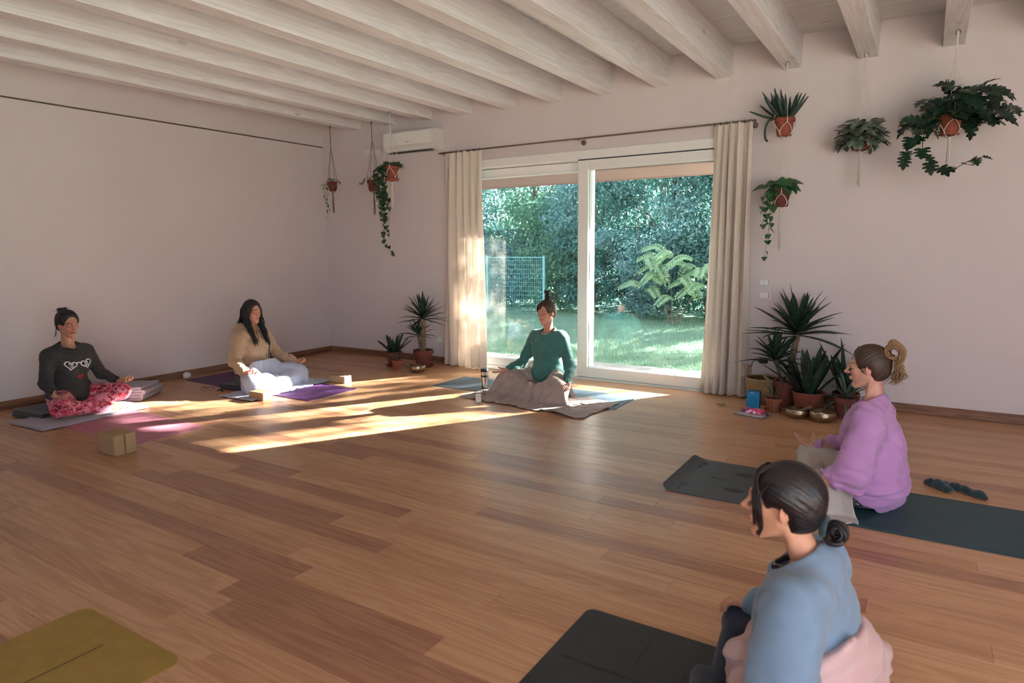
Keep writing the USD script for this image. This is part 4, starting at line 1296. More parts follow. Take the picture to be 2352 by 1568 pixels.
hd.ell(pb.p(-.02, 0, .68), (.07, .07, .10), .03, '-')
hd.bump(lambda p: .005 * ridge(p, (0, 1, .4), 14, 6, 3), .02)
part(swb, 'hood', hd.mesh(), FLC, True)
part(swb, 'drawstring', cat(*[tube(curve([pb.p(.085, sy * .02, .565), pb.p(.115, sy * .022, .50), pb.p(.128, sy * .028, .43)], 10), .003, 6) for sy in (-1, 1)]), P('dark_cord', S('#3a2c22'), .9), True)
DKP = cloth_mat('charcoal_jersey', S('#1b1a20'))
part(pb.T, 'trousers', (lambda f_: f_.mesh())(field_of(leg_b + [ELL(pb.p(-.02, 0, .10), (.155, .195, .12), .05)], .008, .006, .05)), DKP, True)
pb.hair_cap(NB['dark'], .014, bun=(-.02, 0, .125), face=((.100, 0, -.040), (.072, .070, .130)), seed=9, low=-.12, cheek=False, extra=[])
r = np.random.default_rng(21)
pt = []
rad = []
for sg in (-1, 1):
    for i in range(120):
        y0 = r.uniform(.060, .090); x0 = r.uniform(-.055, .035); ph = r.uniform(0, 6.28); am = r.uniform(.008, .022); w = r.uniform(9, 14)
        L = r.uniform(.34, .48); fx = r.uniform(.06, .135); sp = r.uniform(.045, .10)
        c = [(x0 * .5, sg * .035, .112), (x0, sg * (y0 - .006), .045), (x0 + .002, sg * (y0 + .004), -.04)]
        for k, tz in enumerate(np.linspace(.18, 1, 9)):
            c.append((x0 + (fx - x0) * min(1, tz * 1.6) + am * math.sin(ph + w * tz), sg * (y0 + (sp - y0) * min(1, tz * 1.3) + .012 * math.sin(ph * 2 + w * .8 * tz)), -.04 - L * tz))
        pt.append(c); rad.append(r.uniform(.0038, .0062))
pb.locks('front_locks', NB['dark'], pt, rad, .3, 6)
pt = []
for i in range(80):
    a = r.uniform(-1, 1); ph = r.uniform(0, 6.28)
    c = [(-.03, a * .04, .115), (-.105, a * .065, .03), (-.115, a * .075, -.06)]
    for tz in np.linspace(.2, 1, 6):
        c.append((-.115 - .035 * min(1, tz * 3) + .010 * math.sin(ph + 10 * tz), a * (.085 + .06 * tz) + .010 * math.cos(ph + 9 * tz), -.07 - .33 * tz * r.uniform(.8, 1)))
    pt.append(c)
pb.locks('back_locks', NB['dark'], pt, .0060, .3, 6)

# ---------------------------------------------------------------- teacher in the green sweater by the window
pc = Person('person in a teal green sweater with a topknot, seated in front of the window', -3.13, 5.66, -97, .06, head=(.03, 0, .762), look=(-.05, .05, 0), skin='#c58f7a')
kn = ((.30, .36, .135), (.31, -.32, .135)); an = ((.35, -.06, .07), (.26, .07, .07))
tor_c = pc.torso(.95); leg_c = pc.legs(kn, an)
eL, wL = (.05, .295, .315), (.225, .385, .190)
eR, wR = (.06, -.265, .315), (.235, -.315, .252)
arms_c = [pc.arm(1, eL, wL), pc.arm(-1, eR, wR)]
hL = hand_prims((.233, .388, .186), (.75, .45, -.35), (.3, -.4, .9), 1, curl=(.65, .75, .8, .85), thumb=(.5, .6, .6), spread=.07)
hR = hand_prims((.245, -.319, .250), (.82, -.36, -.16), (.1, -.2, 1), -1, curl=(.12, .15, .18, .25), thumb=(.25, .8, .55), spread=.09)
pc.put_body(pc.body(tor_c, arms_c, leg_c, (hL, hR)), lip='#a8605c', brow='#3a241b')
GRN = cloth_mat('green_sweatshirt', S('#3f7871'), S('#38706a'))
swc, _ = sweater(pc, GRN, tor_c, arms_c, .018, .016, .05, fold=.009, seed=24, neck=(.012, 0, .553), neck_r=.062, baggy=[ELL(pc.p(.01, 0, .16), (.130, .160, .12), .06)])
part(pc.T, 'undershirt_collar', tube(np.array(pc.p(.010, 0, .566)) + .056 * np.stack([np.cos(np.linspace(0, 2 * np.pi, 31)), np.sin(np.linspace(0, 2 * np.pi, 31)), -.3 * np.cos(np.linspace(0, 2 * np.pi, 31))], -1), .006, 6), P('white_jersey', S('#d9d6d4'), .9), True)
part(pc.T, 'necklace', tube(np.array(pc.p(.006, 0, .578)) + np.stack([.054 * np.cos(np.linspace(0, 2 * np.pi, 31)), .052 * np.sin(np.linspace(0, 2 * np.pi, 31)), -.022 * np.cos(np.linspace(0, 2 * np.pi, 31))], -1), .0022, 6), P('black_cord', S('#14110f'), .8), True)
part(pc.T, 'trousers', field_of(leg_c + [ELL(pc.p(-.02, 0, .10), (.15, .19, .12), .05)], .008, .006, .05).mesh(), DKP, True)
pc.hair_cap(NB['mid'], .011, bun=(-.025, 0, .135), face=((.093, 0, -.036), (.072, .078, .115)), seed=12)
pc.locks('topknot', NB['brown'], bun_paths((-.022, .0, .140), .024, 16, 5, (0, 0, 1)) + [[(-.02, 0, .15), (-.02 + .012 * math.cos(a), .012 * math.sin(a), .178), (-.02 + .02 * math.cos(a), .02 * math.sin(a), .205 + .012 * math.sin(3 * a)), (-.02 + .035 * math.cos(a), .03 * math.sin(a), .198 + .02 * math.cos(2 * a))] for a in np.linspace(0, 6, 12)], .0075)
r = np.random.default_rng(8)
pc.locks('fringe', NB['mid'], [[(.030, .030 + u * .012, .116), (.070, .024 - u * .050, .094), (.086 - u * u * .020, .012 - u * .075, .062 - .010 * u), (.078 - u * .028, -.016 - u * .062, .034 - .022 * u + r.normal(0, .003))] for u in np.linspace(0, 1, 26)]
         + [[(.02, sg * .070, .07), (.042, sg * .0735, .03), (.036 + r.normal(0, .003), sg * .073, .0), (.026, sg * .071 + r.normal(0, .002), -.022 - r.uniform(0, .02))] for sg in (-1, 1) for _ in range(9)], .0036, .2, 5)

# ---------------------------------------------------------------- woman in the lilac sweatshirt
pd = Person('person in a loose lilac sweatshirt with a blond ponytail, seated in profile', -.205, 4.06, 178, .02, head=(.028, 0, .765), look=(.02, .06, 0), skin='#c4937e')
kn = ((.30, .30, .13), (.34, -.33, .14)); an = ((.35, -.07, .06), (.27, .07, .06))
tor_d = pd.torso(1.0); leg_d = pd.legs(kn, an)
eL, wL = (.055, .285, .235), (.265, .295, .165)
eR, wR = (.075, -.260, .285), (.285, -.290, .205)
arms_d = [pd.arm(1, eL, wL), pd.arm(-1, eR, wR)]
hL = hand_prims((.275, .293, .163), (.95, -.15, -.1), (0, -.2, 1), 1, curl=(.3, .35, .4, .45), spread=.08)
hR = hand_prims((.295, -.292, .208), (.90, -.10, .18), (-.1, .1, 1), -1, curl=(.15, .22, .30, .35), spread=.11, thumb=(.45, .5, .75))
pd.put_body(pd.body(tor_d, arms_d, leg_d, (hL, hR)), lip='#b06a66', brow='#4a3325')
LIL = cloth_mat('lilac_fleece', S('#bb8cc1'), S('#b081b7'))
swd, swdf = sweater(pd, LIL, tor_d, arms_d, .024, .022, .055, tilt=.85, h=.006, fold=.013, seed=37, neck=(.018, 0, .556), neck_r=.064, sleeve_sc=1.22,
                    baggy=[ELL(pd.p(-.03, 0, .13), (.165, .205, .15), .07), ELL(pd.p(-.045, 0, .30), (.115, .165, .18), .08), CAP(pd.p(-.015, .19, .44), (.04, .28, .27), .060, .078, .05), CAP(pd.p(-.015, -.19, .44), (.06, -.26, .305), .060, .070, .05)])
sw_ = Polygon([(-.022, .003), (-.014, -.006), (-.004, -.007), (.024, .007), (-.002, .0005), (-.010, .0005), (-.013, .005)])
part(swd, 'chest_mark', decal(swdf, affinity.translate(affinity.scale(sw_, -.7, .8, origin=(0, 0)), .085, pd.zs + .455), fine=.004), WPR, False)
PAT = usdkit.material(stage, '/World/Looks/patterned_leggings', {'t': ('texture_coordinate', {}), 'm': ('mapping', {'scale': (30, 30, 46), 'rotation': (0, .5, .4)}), 'v': ('voronoi_texture', {'metric': 'manhattan', 'scale': 1.0, 'randomness': .35}),
                         'r': ('rgb_ramp', {'interpolate': False, 'ramp': [(0, S('#14161a')), (.40, S('#d5d3d1')), (.52, S('#14161a')), (.80, S('#c9c7c5')), (.88, S('#14161a'))]}), 'p': ('principled_bsdf', {'roughness': .8})},
                       [('t.object', 'm.vector'), ('m.vector', 'v.vector'), ('v.distance', 'r.fac'), ('r.color', 'p.base_color')], surface='p.BSDF')
part(pd.T, 'leggings', field_of(leg_d + [ELL(pd.p(-.03, 0, .095), (.155, .195, .095), .05)], .008, .004, .05).mesh(), PAT, True, label='black leggings with a white zigzag pattern')
pd.locks('ponytail_bundle', NB['blond'], bun_paths((-.128, 0, .082), .040, 40, 19, (.1, 1, .2), 1.1, .2), .0065, .4, 6)
pd.hair_cap(NB['mid'], .010, bun=(-.105, 0, .085), face=((.092, 0, -.038), (.072, .080, .116)), seed=15)
r = np.random.default_rng(17)
pt = []
for i in range(110):
    a = r.uniform(-1, 1); R_ = r.uniform(.004, .072); z0 = r.uniform(-.01, .01)
    pt.append([(-.085, a * .018, .092 + z0), (-.100, a * .030, .100 + R_ * .5), (-.126, a * .042, .102 + R_ * .6), (-.142 - R_ * .45, a * .045, .086 + R_ * .15), (-.142 - R_ * .40, a * .045, .056 - R_ * .2), (-.132 - R_ * .1, a * .040, .040 + r.normal(0, .008) - R_ * .2), (-.118, a * .030, .045)])
pd.locks('ponytail_loop', NB['blond'], pt, .0052, .5, 6)
pt = []
for i in range(90):
    a = r.uniform(-1, 1)
    pt.append([(-.110, a * .018, .075), (-.138, a * .030, .045), (-.150 + r.normal(0, .012), a * .036, .0), (-.145 + r.normal(0, .02), a * .040 + r.normal(0, .006), -.045), (-.125 + r.normal(0, .022), a * .04 + r.normal(0, .01), -.062 - r.uniform(0, .035))])
pd.locks('loose_ends', NB['blond'], pt, .0038, .2, 5)
part(pd.T, 'hair_tie', tube(pd.hx(np.stack([-.097 + .016 * np.sin(np.linspace(0, 6.283, 25)) * .6, .020 * np.cos(np.linspace(0, 6.283, 25)), .098 + .016 * np.sin(np.linspace(0, 6.283, 25))], -1)), .005, 6), P('dark_hair_tie', S('#1c1a22'), .8), True)
pd.locks('temple_hair', NB['mid'], [[(.018, sg * .071, .03), (.026, sg * .0725, .006), (.021 + r.normal(0, .003), sg * .0705, -.014), (.012 + r.normal(0, .004), sg * .069, -.026)] for sg in (-1, 1) for _ in range(7)], .0016, .3, 5)

# ---------------------------------------------------------------- woman in the pale blue sweatshirt, nearest
pe = Person('person in a pale blue sweatshirt with a low dark bun, nearest the camera', -.215, 1.92, 176, .03, head=(.070, 0, .732), look=(.20, -.05, 0), lean=.02, skin='#c48d70')
kn = ((.20, .32, .115), (.285, -.315, .150)); an = ((.33, -.05, .06), (.25, .05, .06))
UsdGeom.Xformable(stage.GetPrimAtPath(pe.T)).AddScaleOp().Set((.95, .95, .95))
tor_e = pe.torso(.85); leg_e = pe.legs(kn, an)
eL, wL = (.02, .285, .255), (.165, .325, .175)
eR, wR = (.045, -.265, .285), (.215, -.300, .243)
arms_e = [pe.arm(1, eL, wL), pe.arm(-1, eR, wR)]
hL = hand_prims((.175, .326, .172), (.95, .05, -.15), (0, 0, -1), -1, curl=(.25, .3, .3, .35))
hR = hand_prims((.225, -.302, .240), (.92, -.08, -.10), (0, .1, -1), 1, curl=(.40, .42, .45, .5), spread=.05, thumb=(.75, .55, .1))
pe.put_body(pe.body(tor_e, arms_e, leg_e, (hL, hR)), lip='#b06c60')
BLU = cloth_mat('blue_sweatshirt', S('#758ca4'), S('#6d849c'))
swe, _ = sweater(pe, BLU, tor_e, arms_e, .024, .024, .06, h=.006, fold=.012, seed=52, neck=(.026, 0, .548), neck_r=.066, collar_tilt=.5, sleeve_sc=1.22,
                 baggy=[ELL(pe.p(-.02, 0, .14), (.155, .195, .14), .07), ELL(pe.p(-.03, 0, .31), (.110, .160, .17), .08), CAP(pe.p(-.015, .185, .45), (.02, .285, .28), .060, .084, .05), CAP(pe.p(-.015, -.185, .45), (.05, -.275, .33), .060, .070, .05)])
part(pe.T, 'undershirt_collar', tube(np.array(pe.p(.028, 0, .557)) + np.stack([.060 * np.cos(np.linspace(0, 2 * np.pi, 31)), .058 * np.sin(np.linspace(0, 2 * np.pi, 31)), -.028 * np.cos(np.linspace(0, 2 * np.pi, 31))], -1), .008, 6), P('navy_trim', S('#1d2434'), .9), True)
part(pe.T, 'necklace', tube(np.array(pe.p(.030, 0, .568)) + np.stack([.057 * np.cos(np.linspace(0, 2 * np.pi, 41)), .052 * np.sin(np.linspace(0, 2 * np.pi, 41)), -.028 * np.cos(np.linspace(0, 2 * np.pi, 41)) + .0015 * np.sin(np.linspace(0, 60, 41))], -1), .003, 6), M['steel'], True)
NAVY = cloth_mat('navy_leggings', S('#232d40'), S('#1d2637'), sheen=.15)
lf = field_of(leg_e + [ELL(pe.p(-.02, 0, .10), (.155, .195, .12), .05)], .006, .006, .05)
lf.bump(lambda p: .002 * ridge(p, (.7, .2, .6), 22, 7, 5), .02)
part(pe.T, 'leggings', lf.mesh(), NAVY, True)
pe.hair_cap(NB['plum'], .014, bun=(-.105, 0, -.045), face=((.093, 0, -.042), (.068, .078, .104)), seed=18, amp=.0010)
r = np.random.default_rng(30)
bp = bun_paths((-.150, 0, -.062), .030, 30, 9, (.2, 1, .15), 1.3)
pe.locks('low_bun', NB['plum'], bp + bun_paths((-.148, 0, -.062), .013, 14, 12, (.2, 1, .15), 1.0), .0085)
part(pe.T, 'hair_tie', tube(pe.hx(np.stack([-.118 + .006 * np.cos(np.linspace(0, 6.283, 25)), .024 * np.cos(np.linspace(0, 6.283, 25)), -.050 + .026 * np.sin(np.linspace(0, 6.283, 25))], -1)), .0105, 8), cloth_mat('green_scrunchie', S('#173033')), True)
pt = []
for sg in (-1, 1):
    for i in range(30):
        t_ = r.uniform(0, 1)
        pt.append([(.040 + r.normal(0, .006), sg * .012, .114), (.076, sg * (.022 + .012 * t_), .084), (.086 - .014 * t_, sg * (.044 + .012 * t_), .040), (.082 - .02 * t_, sg * (.055 + .010 * t_), -.005), (.074 - .018 * t_ + r.normal(0, .004), sg * (.057 + .008 * t_), -.048 - r.uniform(0, .022))])
    for i in range(9):
        pt.append([(.04, sg * .06, .08), (.062, sg * .075, .04), (.056, sg * .079, -.005), (.050 + r.normal(0, .003), sg * .078, -.055), (.060 + r.normal(0, .004), sg * .074, -.078 - r.uniform(0, .015))])
pe.locks('fringe', NB['plum'], pt, .0048, .25, 5)

# ================================================================ BLANKETS, CUSHIONS AND MATS
def blanket(pr, name, label, mat, x0, size, colliders, th=.010, **kw):
    col = Field((-.55, -.95, -.02), (1.1, .95, .75), .013)
    col.add(colliders, 0.0)
    wr = kw.pop('wr', (.006, 14, (1, 0)))
    ridges = kw.pop('ridges', None)
    if ridges:
        # bunched cloth underneath: soft ridges over the lap that the top layer falls across
        nr, start, end, rad, sd = ridges
        r = np.random.default_rng(sd)
        zz = col.lo[2] + col.h * np.arange(col.n[2])
        hm = np.where(col.F < 0, zz[None, None, :], 0).max(2)
        for i in range(nr):
            a = np.array([r.uniform(*start[0]), r.uniform(*start[1])]); b = np.array([r.uniform(*end[0]), r.uniform(*end[1])])
            if end[2]:
                b[1] = b[1] * .35 + end[2] * a[1]
            mid = (a + b) / 2 + r.normal(0, .05, 2)
            t = np.linspace(0, 1, 9)[:, None]
            q = (1 - t) ** 2 * a + 2 * t * (1 - t) * mid + t ** 2 * b
            k = np.clip(((q - col.lo[:2]) / col.h).round().astype(int), 0, col.n[:2] - 1)
            z = np.maximum(hm[k[:, 0], k[:, 1]], .0)
            z = np.convolve(np.r_[z[0], z, z[-1]], [.25, .5, .25], 'valid')
            w_ = r.uniform(*rad)
            for j in range(8):
                ra, rb = (w_ * (.35 + .65 * math.sin(math.pi * (m_ + .5) / 9)) for m_ in (j, j + 1))
                col.cap((*q[j], z[j] + w_ * .35), (*q[j + 1], z[j + 1] + w_ * .35), ra, rb, .010)
    x = drape(x0, size, col, **kw)
    x = wrinkle(x, wr[0], wr[1], kw.get('seed', 0), wr[2]); x[..., 2] = np.maximum(x[..., 2], .007)
    v, f = shell(x, th)
    t = thing(name, label, 'blanket', stage.GetPrimAtPath(pr.T).GetAttribute('xformOp:translate').Get(), stage.GetPrimAtPath(pr.T).GetAttribute('xformOp:rotateZ').Get())
    quads(t, 'cloth', v, f, mat)
    return t


def infl(pr, d):
    out = []
    for p in pr:
        q = dict(p)
        if q['t'] == 'cap':
            q['ra'] = q['ra'] + d; q['rb'] = (q['rb'] if q['rb'] is not None else p['ra']) + d
        else:
            q['r'] = tuple(np.array(q['r']) + d)
        out.append(q)
    return out


def sheet(n, m, xr, yr, z):
    X, Y = np.meshgrid(np.linspace(*xr, n), np.linspace(*yr, m), indexing='ij')
    return np.stack([X, Y, np.full_like(X, z)], -1)


FB = cloth_mat('pale_blue_blanket', S('#b7bcd0'), S('#aeb3c8'))
x0 = sheet(66, 100, (.13, .52), (-.50, .50), .33)
w_ = np.abs(np.linspace(-.50, .50, 100)) < .16
py = np.linspace(-.50, .50, 100)[w_]
pin = (np.where(np.outer(np.arange(66) < 1, w_)), np.stack([.180 - 1.2 * py ** 2, py, pb.zs + .265 - .3 * py ** 2], -1))
blanket(pb, 'blanket', 'pale blue fleece blanket over the legs of the person with long dark hair', FB, x0, (.62, 1.42), infl(leg_b, .010) + infl(tor_b, .030) + [ELL(pb.p(.0, 0, .15), (.165, .195, .14), .05)], pin=pin, steps=150, seed=1, stiff=.05, wr=(.008, 13, (.3, 1)), ridges=(15, ((.10, .24), (-.22, .22)), ((.26, .50), (-.42, .44), 1.2), (.016, .030), 3))

BE = cloth_mat('beige_blanket', S('#a8978f'), S('#9e8d85'))
x0 = sheet(96, 130, (.02, .60), (-.54, .74), .36)
yy = np.linspace(-.54, .74, 130)
pw = np.abs(yy) < .36
py = yy[pw]
pp = np.stack([.150 - 1.2 * py ** 2, py * .72, pc.zs + .095 + .125 * np.exp(-((np.abs(py) - .23) / .085) ** 2)], -1)
pin = (np.where(np.outer(np.arange(96) < 1, pw)), pp)
blanket(pc, 'blanket', 'beige wool blanket in deep folds around the legs of the person in the green sweater', BE, x0, (1.00, 1.95), infl(leg_c, .010) + infl(tor_c, .014) + [ELL(pc.p(-.02, 0, .10), (.16, .20, .125), .05)], pin=pin, steps=170, seed=4, th=.008, stiff=.03, wr=(.019, 11, (.25, 1)), ridges=(34, ((.10, .26), (-.26, .26)), ((.30, .62), (-.55, .65), 1.4), (.018, .034), 5))

CR = cloth_mat('cream_blanket', S('#b9b2ab'), S('#aea79f'))
x0 = sheet(64, 80, (.02, .36), (-.44, .42), .36)
pw = np.abs(np.linspace(-.44, .42, 80)) < .30
py = np.linspace(-.44, .42, 80)[pw]
pp = np.stack([.170 - 1.6 * py ** 2, py * .95, pd.zs + .12 + .2 * py ** 2], -1)
pin = (np.where(np.outer(np.arange(64) < 1, pw)), pp)
blanket(pd, 'blanket', 'cream blanket over the lap of the person in the lilac sweatshirt', CR, x0, (.50, 1.16), infl(leg_d, .010) + infl(tor_d, .02) + [ELL(pd.p(-.03, 0, .12), (.165, .205, .14), .05)], pin=pin, steps=150, seed=5, stiff=.05, wr=(.006, 10, (.3, 1)), ridges=(9, ((.05, .24), (-.26, .30)), ((.22, .34), (-.42, .42), 1.2), (.012, .022), 7))

PK = cloth_mat('pink_blanket', S('#c9a9a6'), S('#bf9e9c'))
x0 = sheet(60, 84, (.05, .25), (-.34, .40), .40)
pw = np.abs(np.linspace(-.34, .40, 84)) < .34
py = np.linspace(-.34, .40, 84)[pw]
pp = np.stack([.185 - 1.3 * py ** 2, py * .95, pe.zs + .17 + .2 * py ** 2], -1)
pin = (np.where(np.outer(np.arange(60) < 1, pw)), pp)
tpk = blanket(pe, 'blanket', 'pale pink blanket wrapped around the hips of the person in the blue sweatshirt', PK, x0, (.42, 1.05), infl(leg_e, .012) + infl(tor_e, .02) + [ELL(pe.p(-.02, 0, .12), (.165, .205, .14), .05)], pin=pin, steps=120, seed=8, stiff=.05, wr=(.012, 10, (.3, 1)))
UsdGeom.Xformable(stage.GetPrimAtPath(tpk)).AddScaleOp().Set((.95, .95, .95))
wf_ = field_of([ELL((-.035, 0, .17), (.185, .235, .36), .05), ELL((-.025, 0, .10), (.205, .265, .17), .06)], .007, 0, .06)
wf_.plane((0, 0, .012), (0, 0, -1), .01)
wf_.plane((0, 0, .335), (.80, 0, 1), .015)
wf_.bump(lambda p: .013 * ridge(p, (.3, .35, 1), 12, 4, 4) + .005 * ridge(p, (0, .3, 1), 26, 8, 6), .03)
bn = [(-.06, -.235, .22), (.05, -.225, .285), (.15, -.19, .300), (.22, -.10, .275), (.245, .02, .235), (.22, .14, .215)]
lp_ = field_of([CAP(bn[i], bn[i + 1], .062, .060, .03) for i in range(5)] + [CAP((.15, -.19, .30), (.245, -.235, .285), .045, .030, .03), CAP((.20, -.02, .24), (.30, -.03, .17), .055, .04, .03)], .007, 0, .06)
lp_.bump(lambda p: .018 * ridge(p, (.2, -.6, .8), 17, 4, 14) + .006 * ridge(p, (.5, .5, .7), 30, 9, 16), .03)
lv, lf_ = lp_.mesh()
part(tpk, 'lap_bunch', (lv - np.array([.085, 0, .015]), lf_), PK, True)
part(tpk, 'hip_wrap', wf_.mesh(), PK, True)


def folded(name, label, catg, mat, loc, rot, length, depth, layers, th, seed=0, jit=.01, group=None):
    """A folded blanket: a strip laid back and forth, the folds at its two ends."""
    r = np.random.default_rng(seed)
    pts = []
    for i in range(layers):
        z = th * (i + .55)
        a, b = -length / 2 + r.uniform(0, jit), length / 2 - r.uniform(0, jit)
        row = [(a + (b - a) * t, z + r.normal(0, th * .05)) for t in np.linspace(0, 1, 14)]
        if i % 2:
            row = row[::-1]
        if pts:
            e = pts[-1]; sgn = 1 if e[0] > 0 else -1
            pts += [(e[0] + sgn * th * .42, z - th * .85), (e[0] + sgn * th * .55, z - th * .5), (e[0] + sgn * th * .42, z - th * .15)]
        pts += row
    sec = LineString(pts).buffer(th * .44, quad_segs=3, cap_style='flat')
    sec = max(getattr(sec, 'geoms', [sec]), key=lambda g_: g_.area).segmentize(.03)
    k = max(4, int(depth / .045))
    m = trimesh.creation.extrude_polygon(sec, depth, engine='earcut')
    v, f = trimesh.remesh.subdivide_to_size(np.asarray(m.vertices), np.asarray(m.faces), .11)
    m = trimesh.Trimesh(v, f); m.merge_vertices()
    v = np.asarray(m.vertices)[:, [0, 2, 1]] - np.array([0, depth / 2, 0])
    w_ = (meshkit.noise(np.c_[v[:, 0] * 6, v[:, 1] * 6, v[:, 2] * 3] + 30 + seed, seed) - .5)
    v[:, 2] = np.maximum(v[:, 2] * (1 + .35 * w_), .001)
    v[:, 0] += .02 * (meshkit.noise(v * 5 + 9, seed + 1) - .5); v[:, 1] += .02 * (meshkit.noise(v * 5 + 19, seed + 2) - .5)
    f = np.asarray(m.faces)[:, ::-1]
    return solo(name, (v, f), mat, label, catg, 50, loc=loc, rot=rot, group=group)


LB = cloth_mat('lilac_grey_blanket', S('#aaa0ab'), S('#a096a2'))
folded('folded_blanket', 'flat lilac grey blanket under the crossed legs at the far left', 'blanket', LB, (-6.29, 2.80, .006), 94, .90, .52, 2, .011, 3)
folded('folded_blanket', 'stack of folded pale lilac blankets beside the wall, right of the striped jumper', 'blanket', LB, (-6.72, 3.42, 0), 38, .52, .42, 5, .026, 5, .05)
folded('folded_blanket', 'dark grey folded blanket the person in the striped jumper sits on', 'blanket', cloth_mat('charcoal_blanket', S('#2c2a2c')), (-6.62, 2.76, .006), 98, .56, .40, 2, .030, 7)
folded('folded_blanket', 'dark folded blanket under the person with long dark hair', 'blanket', cloth_mat('black_blanket', S('#1d1b22')), (-6.10, 4.40, .006), 95, .52, .36, 2, .026, 9)
WB = cloth_mat('white_blanket', S('#d3ccc9'), S('#c9c2bf'))
folded('folded_blanket', 'white folded blanket end beside the steel tumbler on the blue grey mat', 'blanket', WB, (-3.48, 5.42, .005), -18, .44, .26, 2, .014, 11)


def yoga_mat(name, label, mat, x0, y0, x1, y1, r=.02, th=.005, z=0.0, lines=(), line_mat=None, curl=0.0, rot=0):
    c = ((x0 + x1) / 2, (y0 + y1) / 2)
    t = thing(name, label, 'yoga mat', (*c, z), rot)
    p = rrect(x0 - c[0], y0 - c[1], x1 - c[0], y1 - c[1], r, 5)
    m = trimesh.creation.extrude_polygon(p.segmentize(.05), th, engine='earcut')
    if curl:
        xs = np.r_[x0 - c[0] + np.linspace(.001, .11, 16), x1 - c[0]]
        m = trimesh.util.concatenate([trimesh.Trimesh(*extrude(p.intersection(sbox(u, -2, w_, 2)), th), process=False) for u, w_ in zip(np.r_[x0 - c[0] - .01, xs[:-1]], xs)])
        v = np.asarray(m.vertices).copy()
        e = np.clip((v[:, 0] - (x0 - c[0])) / .09, 0, 1)
        v[:, 2] += curl * (1 - e) ** 2
        m = trimesh.Trimesh(v, m.faces)
    part(t, 'sheet', m, mat, 40)
    for ln in lines:
        q = np.array(ln[0]) - c
        w_ = ln[1]
        part(t, 'guide_line', extrude(LineString(q).buffer(w_ / 2, cap_style='flat'), .0006, th - .0002), line_mat, False)
    return t


RUB = lambda n, c: P(n, S(c), .55, tuple(np.array(S(c)) * .86), scale=14, detail=4, bump=.0004, bscale=500)
yoga_mat('yoga_mat', 'pink yoga mat under the person in the striped jumper', RUB('pink_mat', '#c27c8e'), -6.86, 2.53, -4.975, 3.14)
yoga_mat('yoga_mat', 'deep purple yoga mat under the person with long dark hair', RUB('purple_mat', '#4d2459'), -7.02, 4.21, -4.97, 4.86, .03)
yoga_mat('yoga_mat', 'blue grey yoga mat in front of the window under the person in the green sweater', RUB('blue_grey_mat', '#4e6171'), -4.38, 5.375, -2.29, 5.955, .006)
BK = RUB('black_mat', '#44494d')
y0m, y1m = 3.69, 4.375
bmt = yoga_mat('yoga_mat', 'charcoal yoga mat with printed letters and ovals, in front of the person in lilac', BK, -1.262, y0m, .62, y1m, .035, curl=.030)
PRN = P('black_mat_print', S('#0b0c0d'), .5)
for (a, b) in ((-.885, 4.185), (-.885, 3.885)):
    part(bmt, 'printed_oval', extrude(affinity.scale(Point(a + .32, b - 4.0325).buffer(1, quad_segs=8), .062, .035), .0005, .0052), PRN, False)
sw2 = LineString([(-.745, .005), (-.715, .022), (-.69, .006), (-.665, -.004)]).buffer(.009)
part(bmt, 'printed_mark', extrude(sw2, .0005, .0052), PRN, False)
for yb in (4.255, 3.81):
    for wd, ox in (('n', 0), ('~', .0)):
        tp = text_poly(wd, .070 if wd == 'n' else .06)
        b = tp.bounds
        tp = affinity.translate(tp, -(b[0] + b[2]) / 2, -(b[1] + b[3]) / 2)
        tp = affinity.rotate(tp, -90, origin=(0, 0))
        tp = affinity.translate(tp, -1.178 + .32 + (.0 if wd == 'n' else -.004), yb - 4.0325 + (.035 if wd == 'n' else -.035))
        part(bmt, 'printed_letter', extrude(tp, .0012, .0060), PRN, False)
TEAL = RUB('teal_mat', '#24474f')
yoga_mat('yoga_mat', 'dark teal yoga mat under the person in lilac, at the right edge', TEAL, -.46, 3.70, 1.45, 4.36, .05, z=.0052)
LN = P('mat_guide_line', S('#15171a'), .6)
yoga_mat('yoga_mat', 'black yoga mat with guide lines under the person in blue', RUB('jet_mat', '#25282e'), -1.065, 1.60, .82, 2.265, .035,
         lines=(([(-1.02, 1.93), (.80, 1.93)], .012), ([(-.77, 2.17), (-.77, 1.99)], .006), ([(-.60, 2.05), (-.60, 2.00)], .006), ([(-.77, 1.87), (-.77, 1.69)], .006)), line_mat=LN)
yoga_mat('yoga_mat', 'yellow yoga mat with brown guide lines at the lower left corner', RUB('yellow_mat', '#a5883f'), -2.835, -.66, -2.155, 1.205, .045,
         lines=(([(-2.495, 1.10), (-2.495, -.5)], .010), ([(-2.75, .80), (-2.60, .80)], .006), ([(-2.39, .80), (-2.24, .80)], .006)), line_mat=P('yellow_mat_line', S('#6d5a2c'), .6))

# blocks
CK = P('cork', S('#b0936f'), .85, S('#9c7f5d'), scale=240, detail=3, lo=.40, hi=.62, bump=.0008, bscale=120)
for lb, lo, hi in (('near cork yoga block of the pair standing at the corner of the pink mat', (-5.03, 2.322, 0), (-4.805, 2.397, .150)), ('far cork yoga block of the pair standing at the corner of the pink mat', (-5.03, 2.401, 0), (-4.80, 2.476, .150)),
                   ('cork yoga block at the near edge of the purple mat, its top in sunlight', (-5.572, 3.985, 0), (-5.36, 4.10, .078)), ('cork yoga block on the bare floor beyond the purple mat', (-5.508, 4.972, 0), (-5.283, 5.085, .078))):
    solo('cork_block', bx2(np.array(lo) - (np.array(lo) + hi) / 2 * [1, 1, 0], np.array(hi) - (np.array(lo) + hi) / 2 * [1, 1, 0], .006), CK, lb, 'yoga block', False, loc=((lo[0] + hi[0]) / 2, (lo[1] + hi[1]) / 2, 0), group='cork yoga blocks')

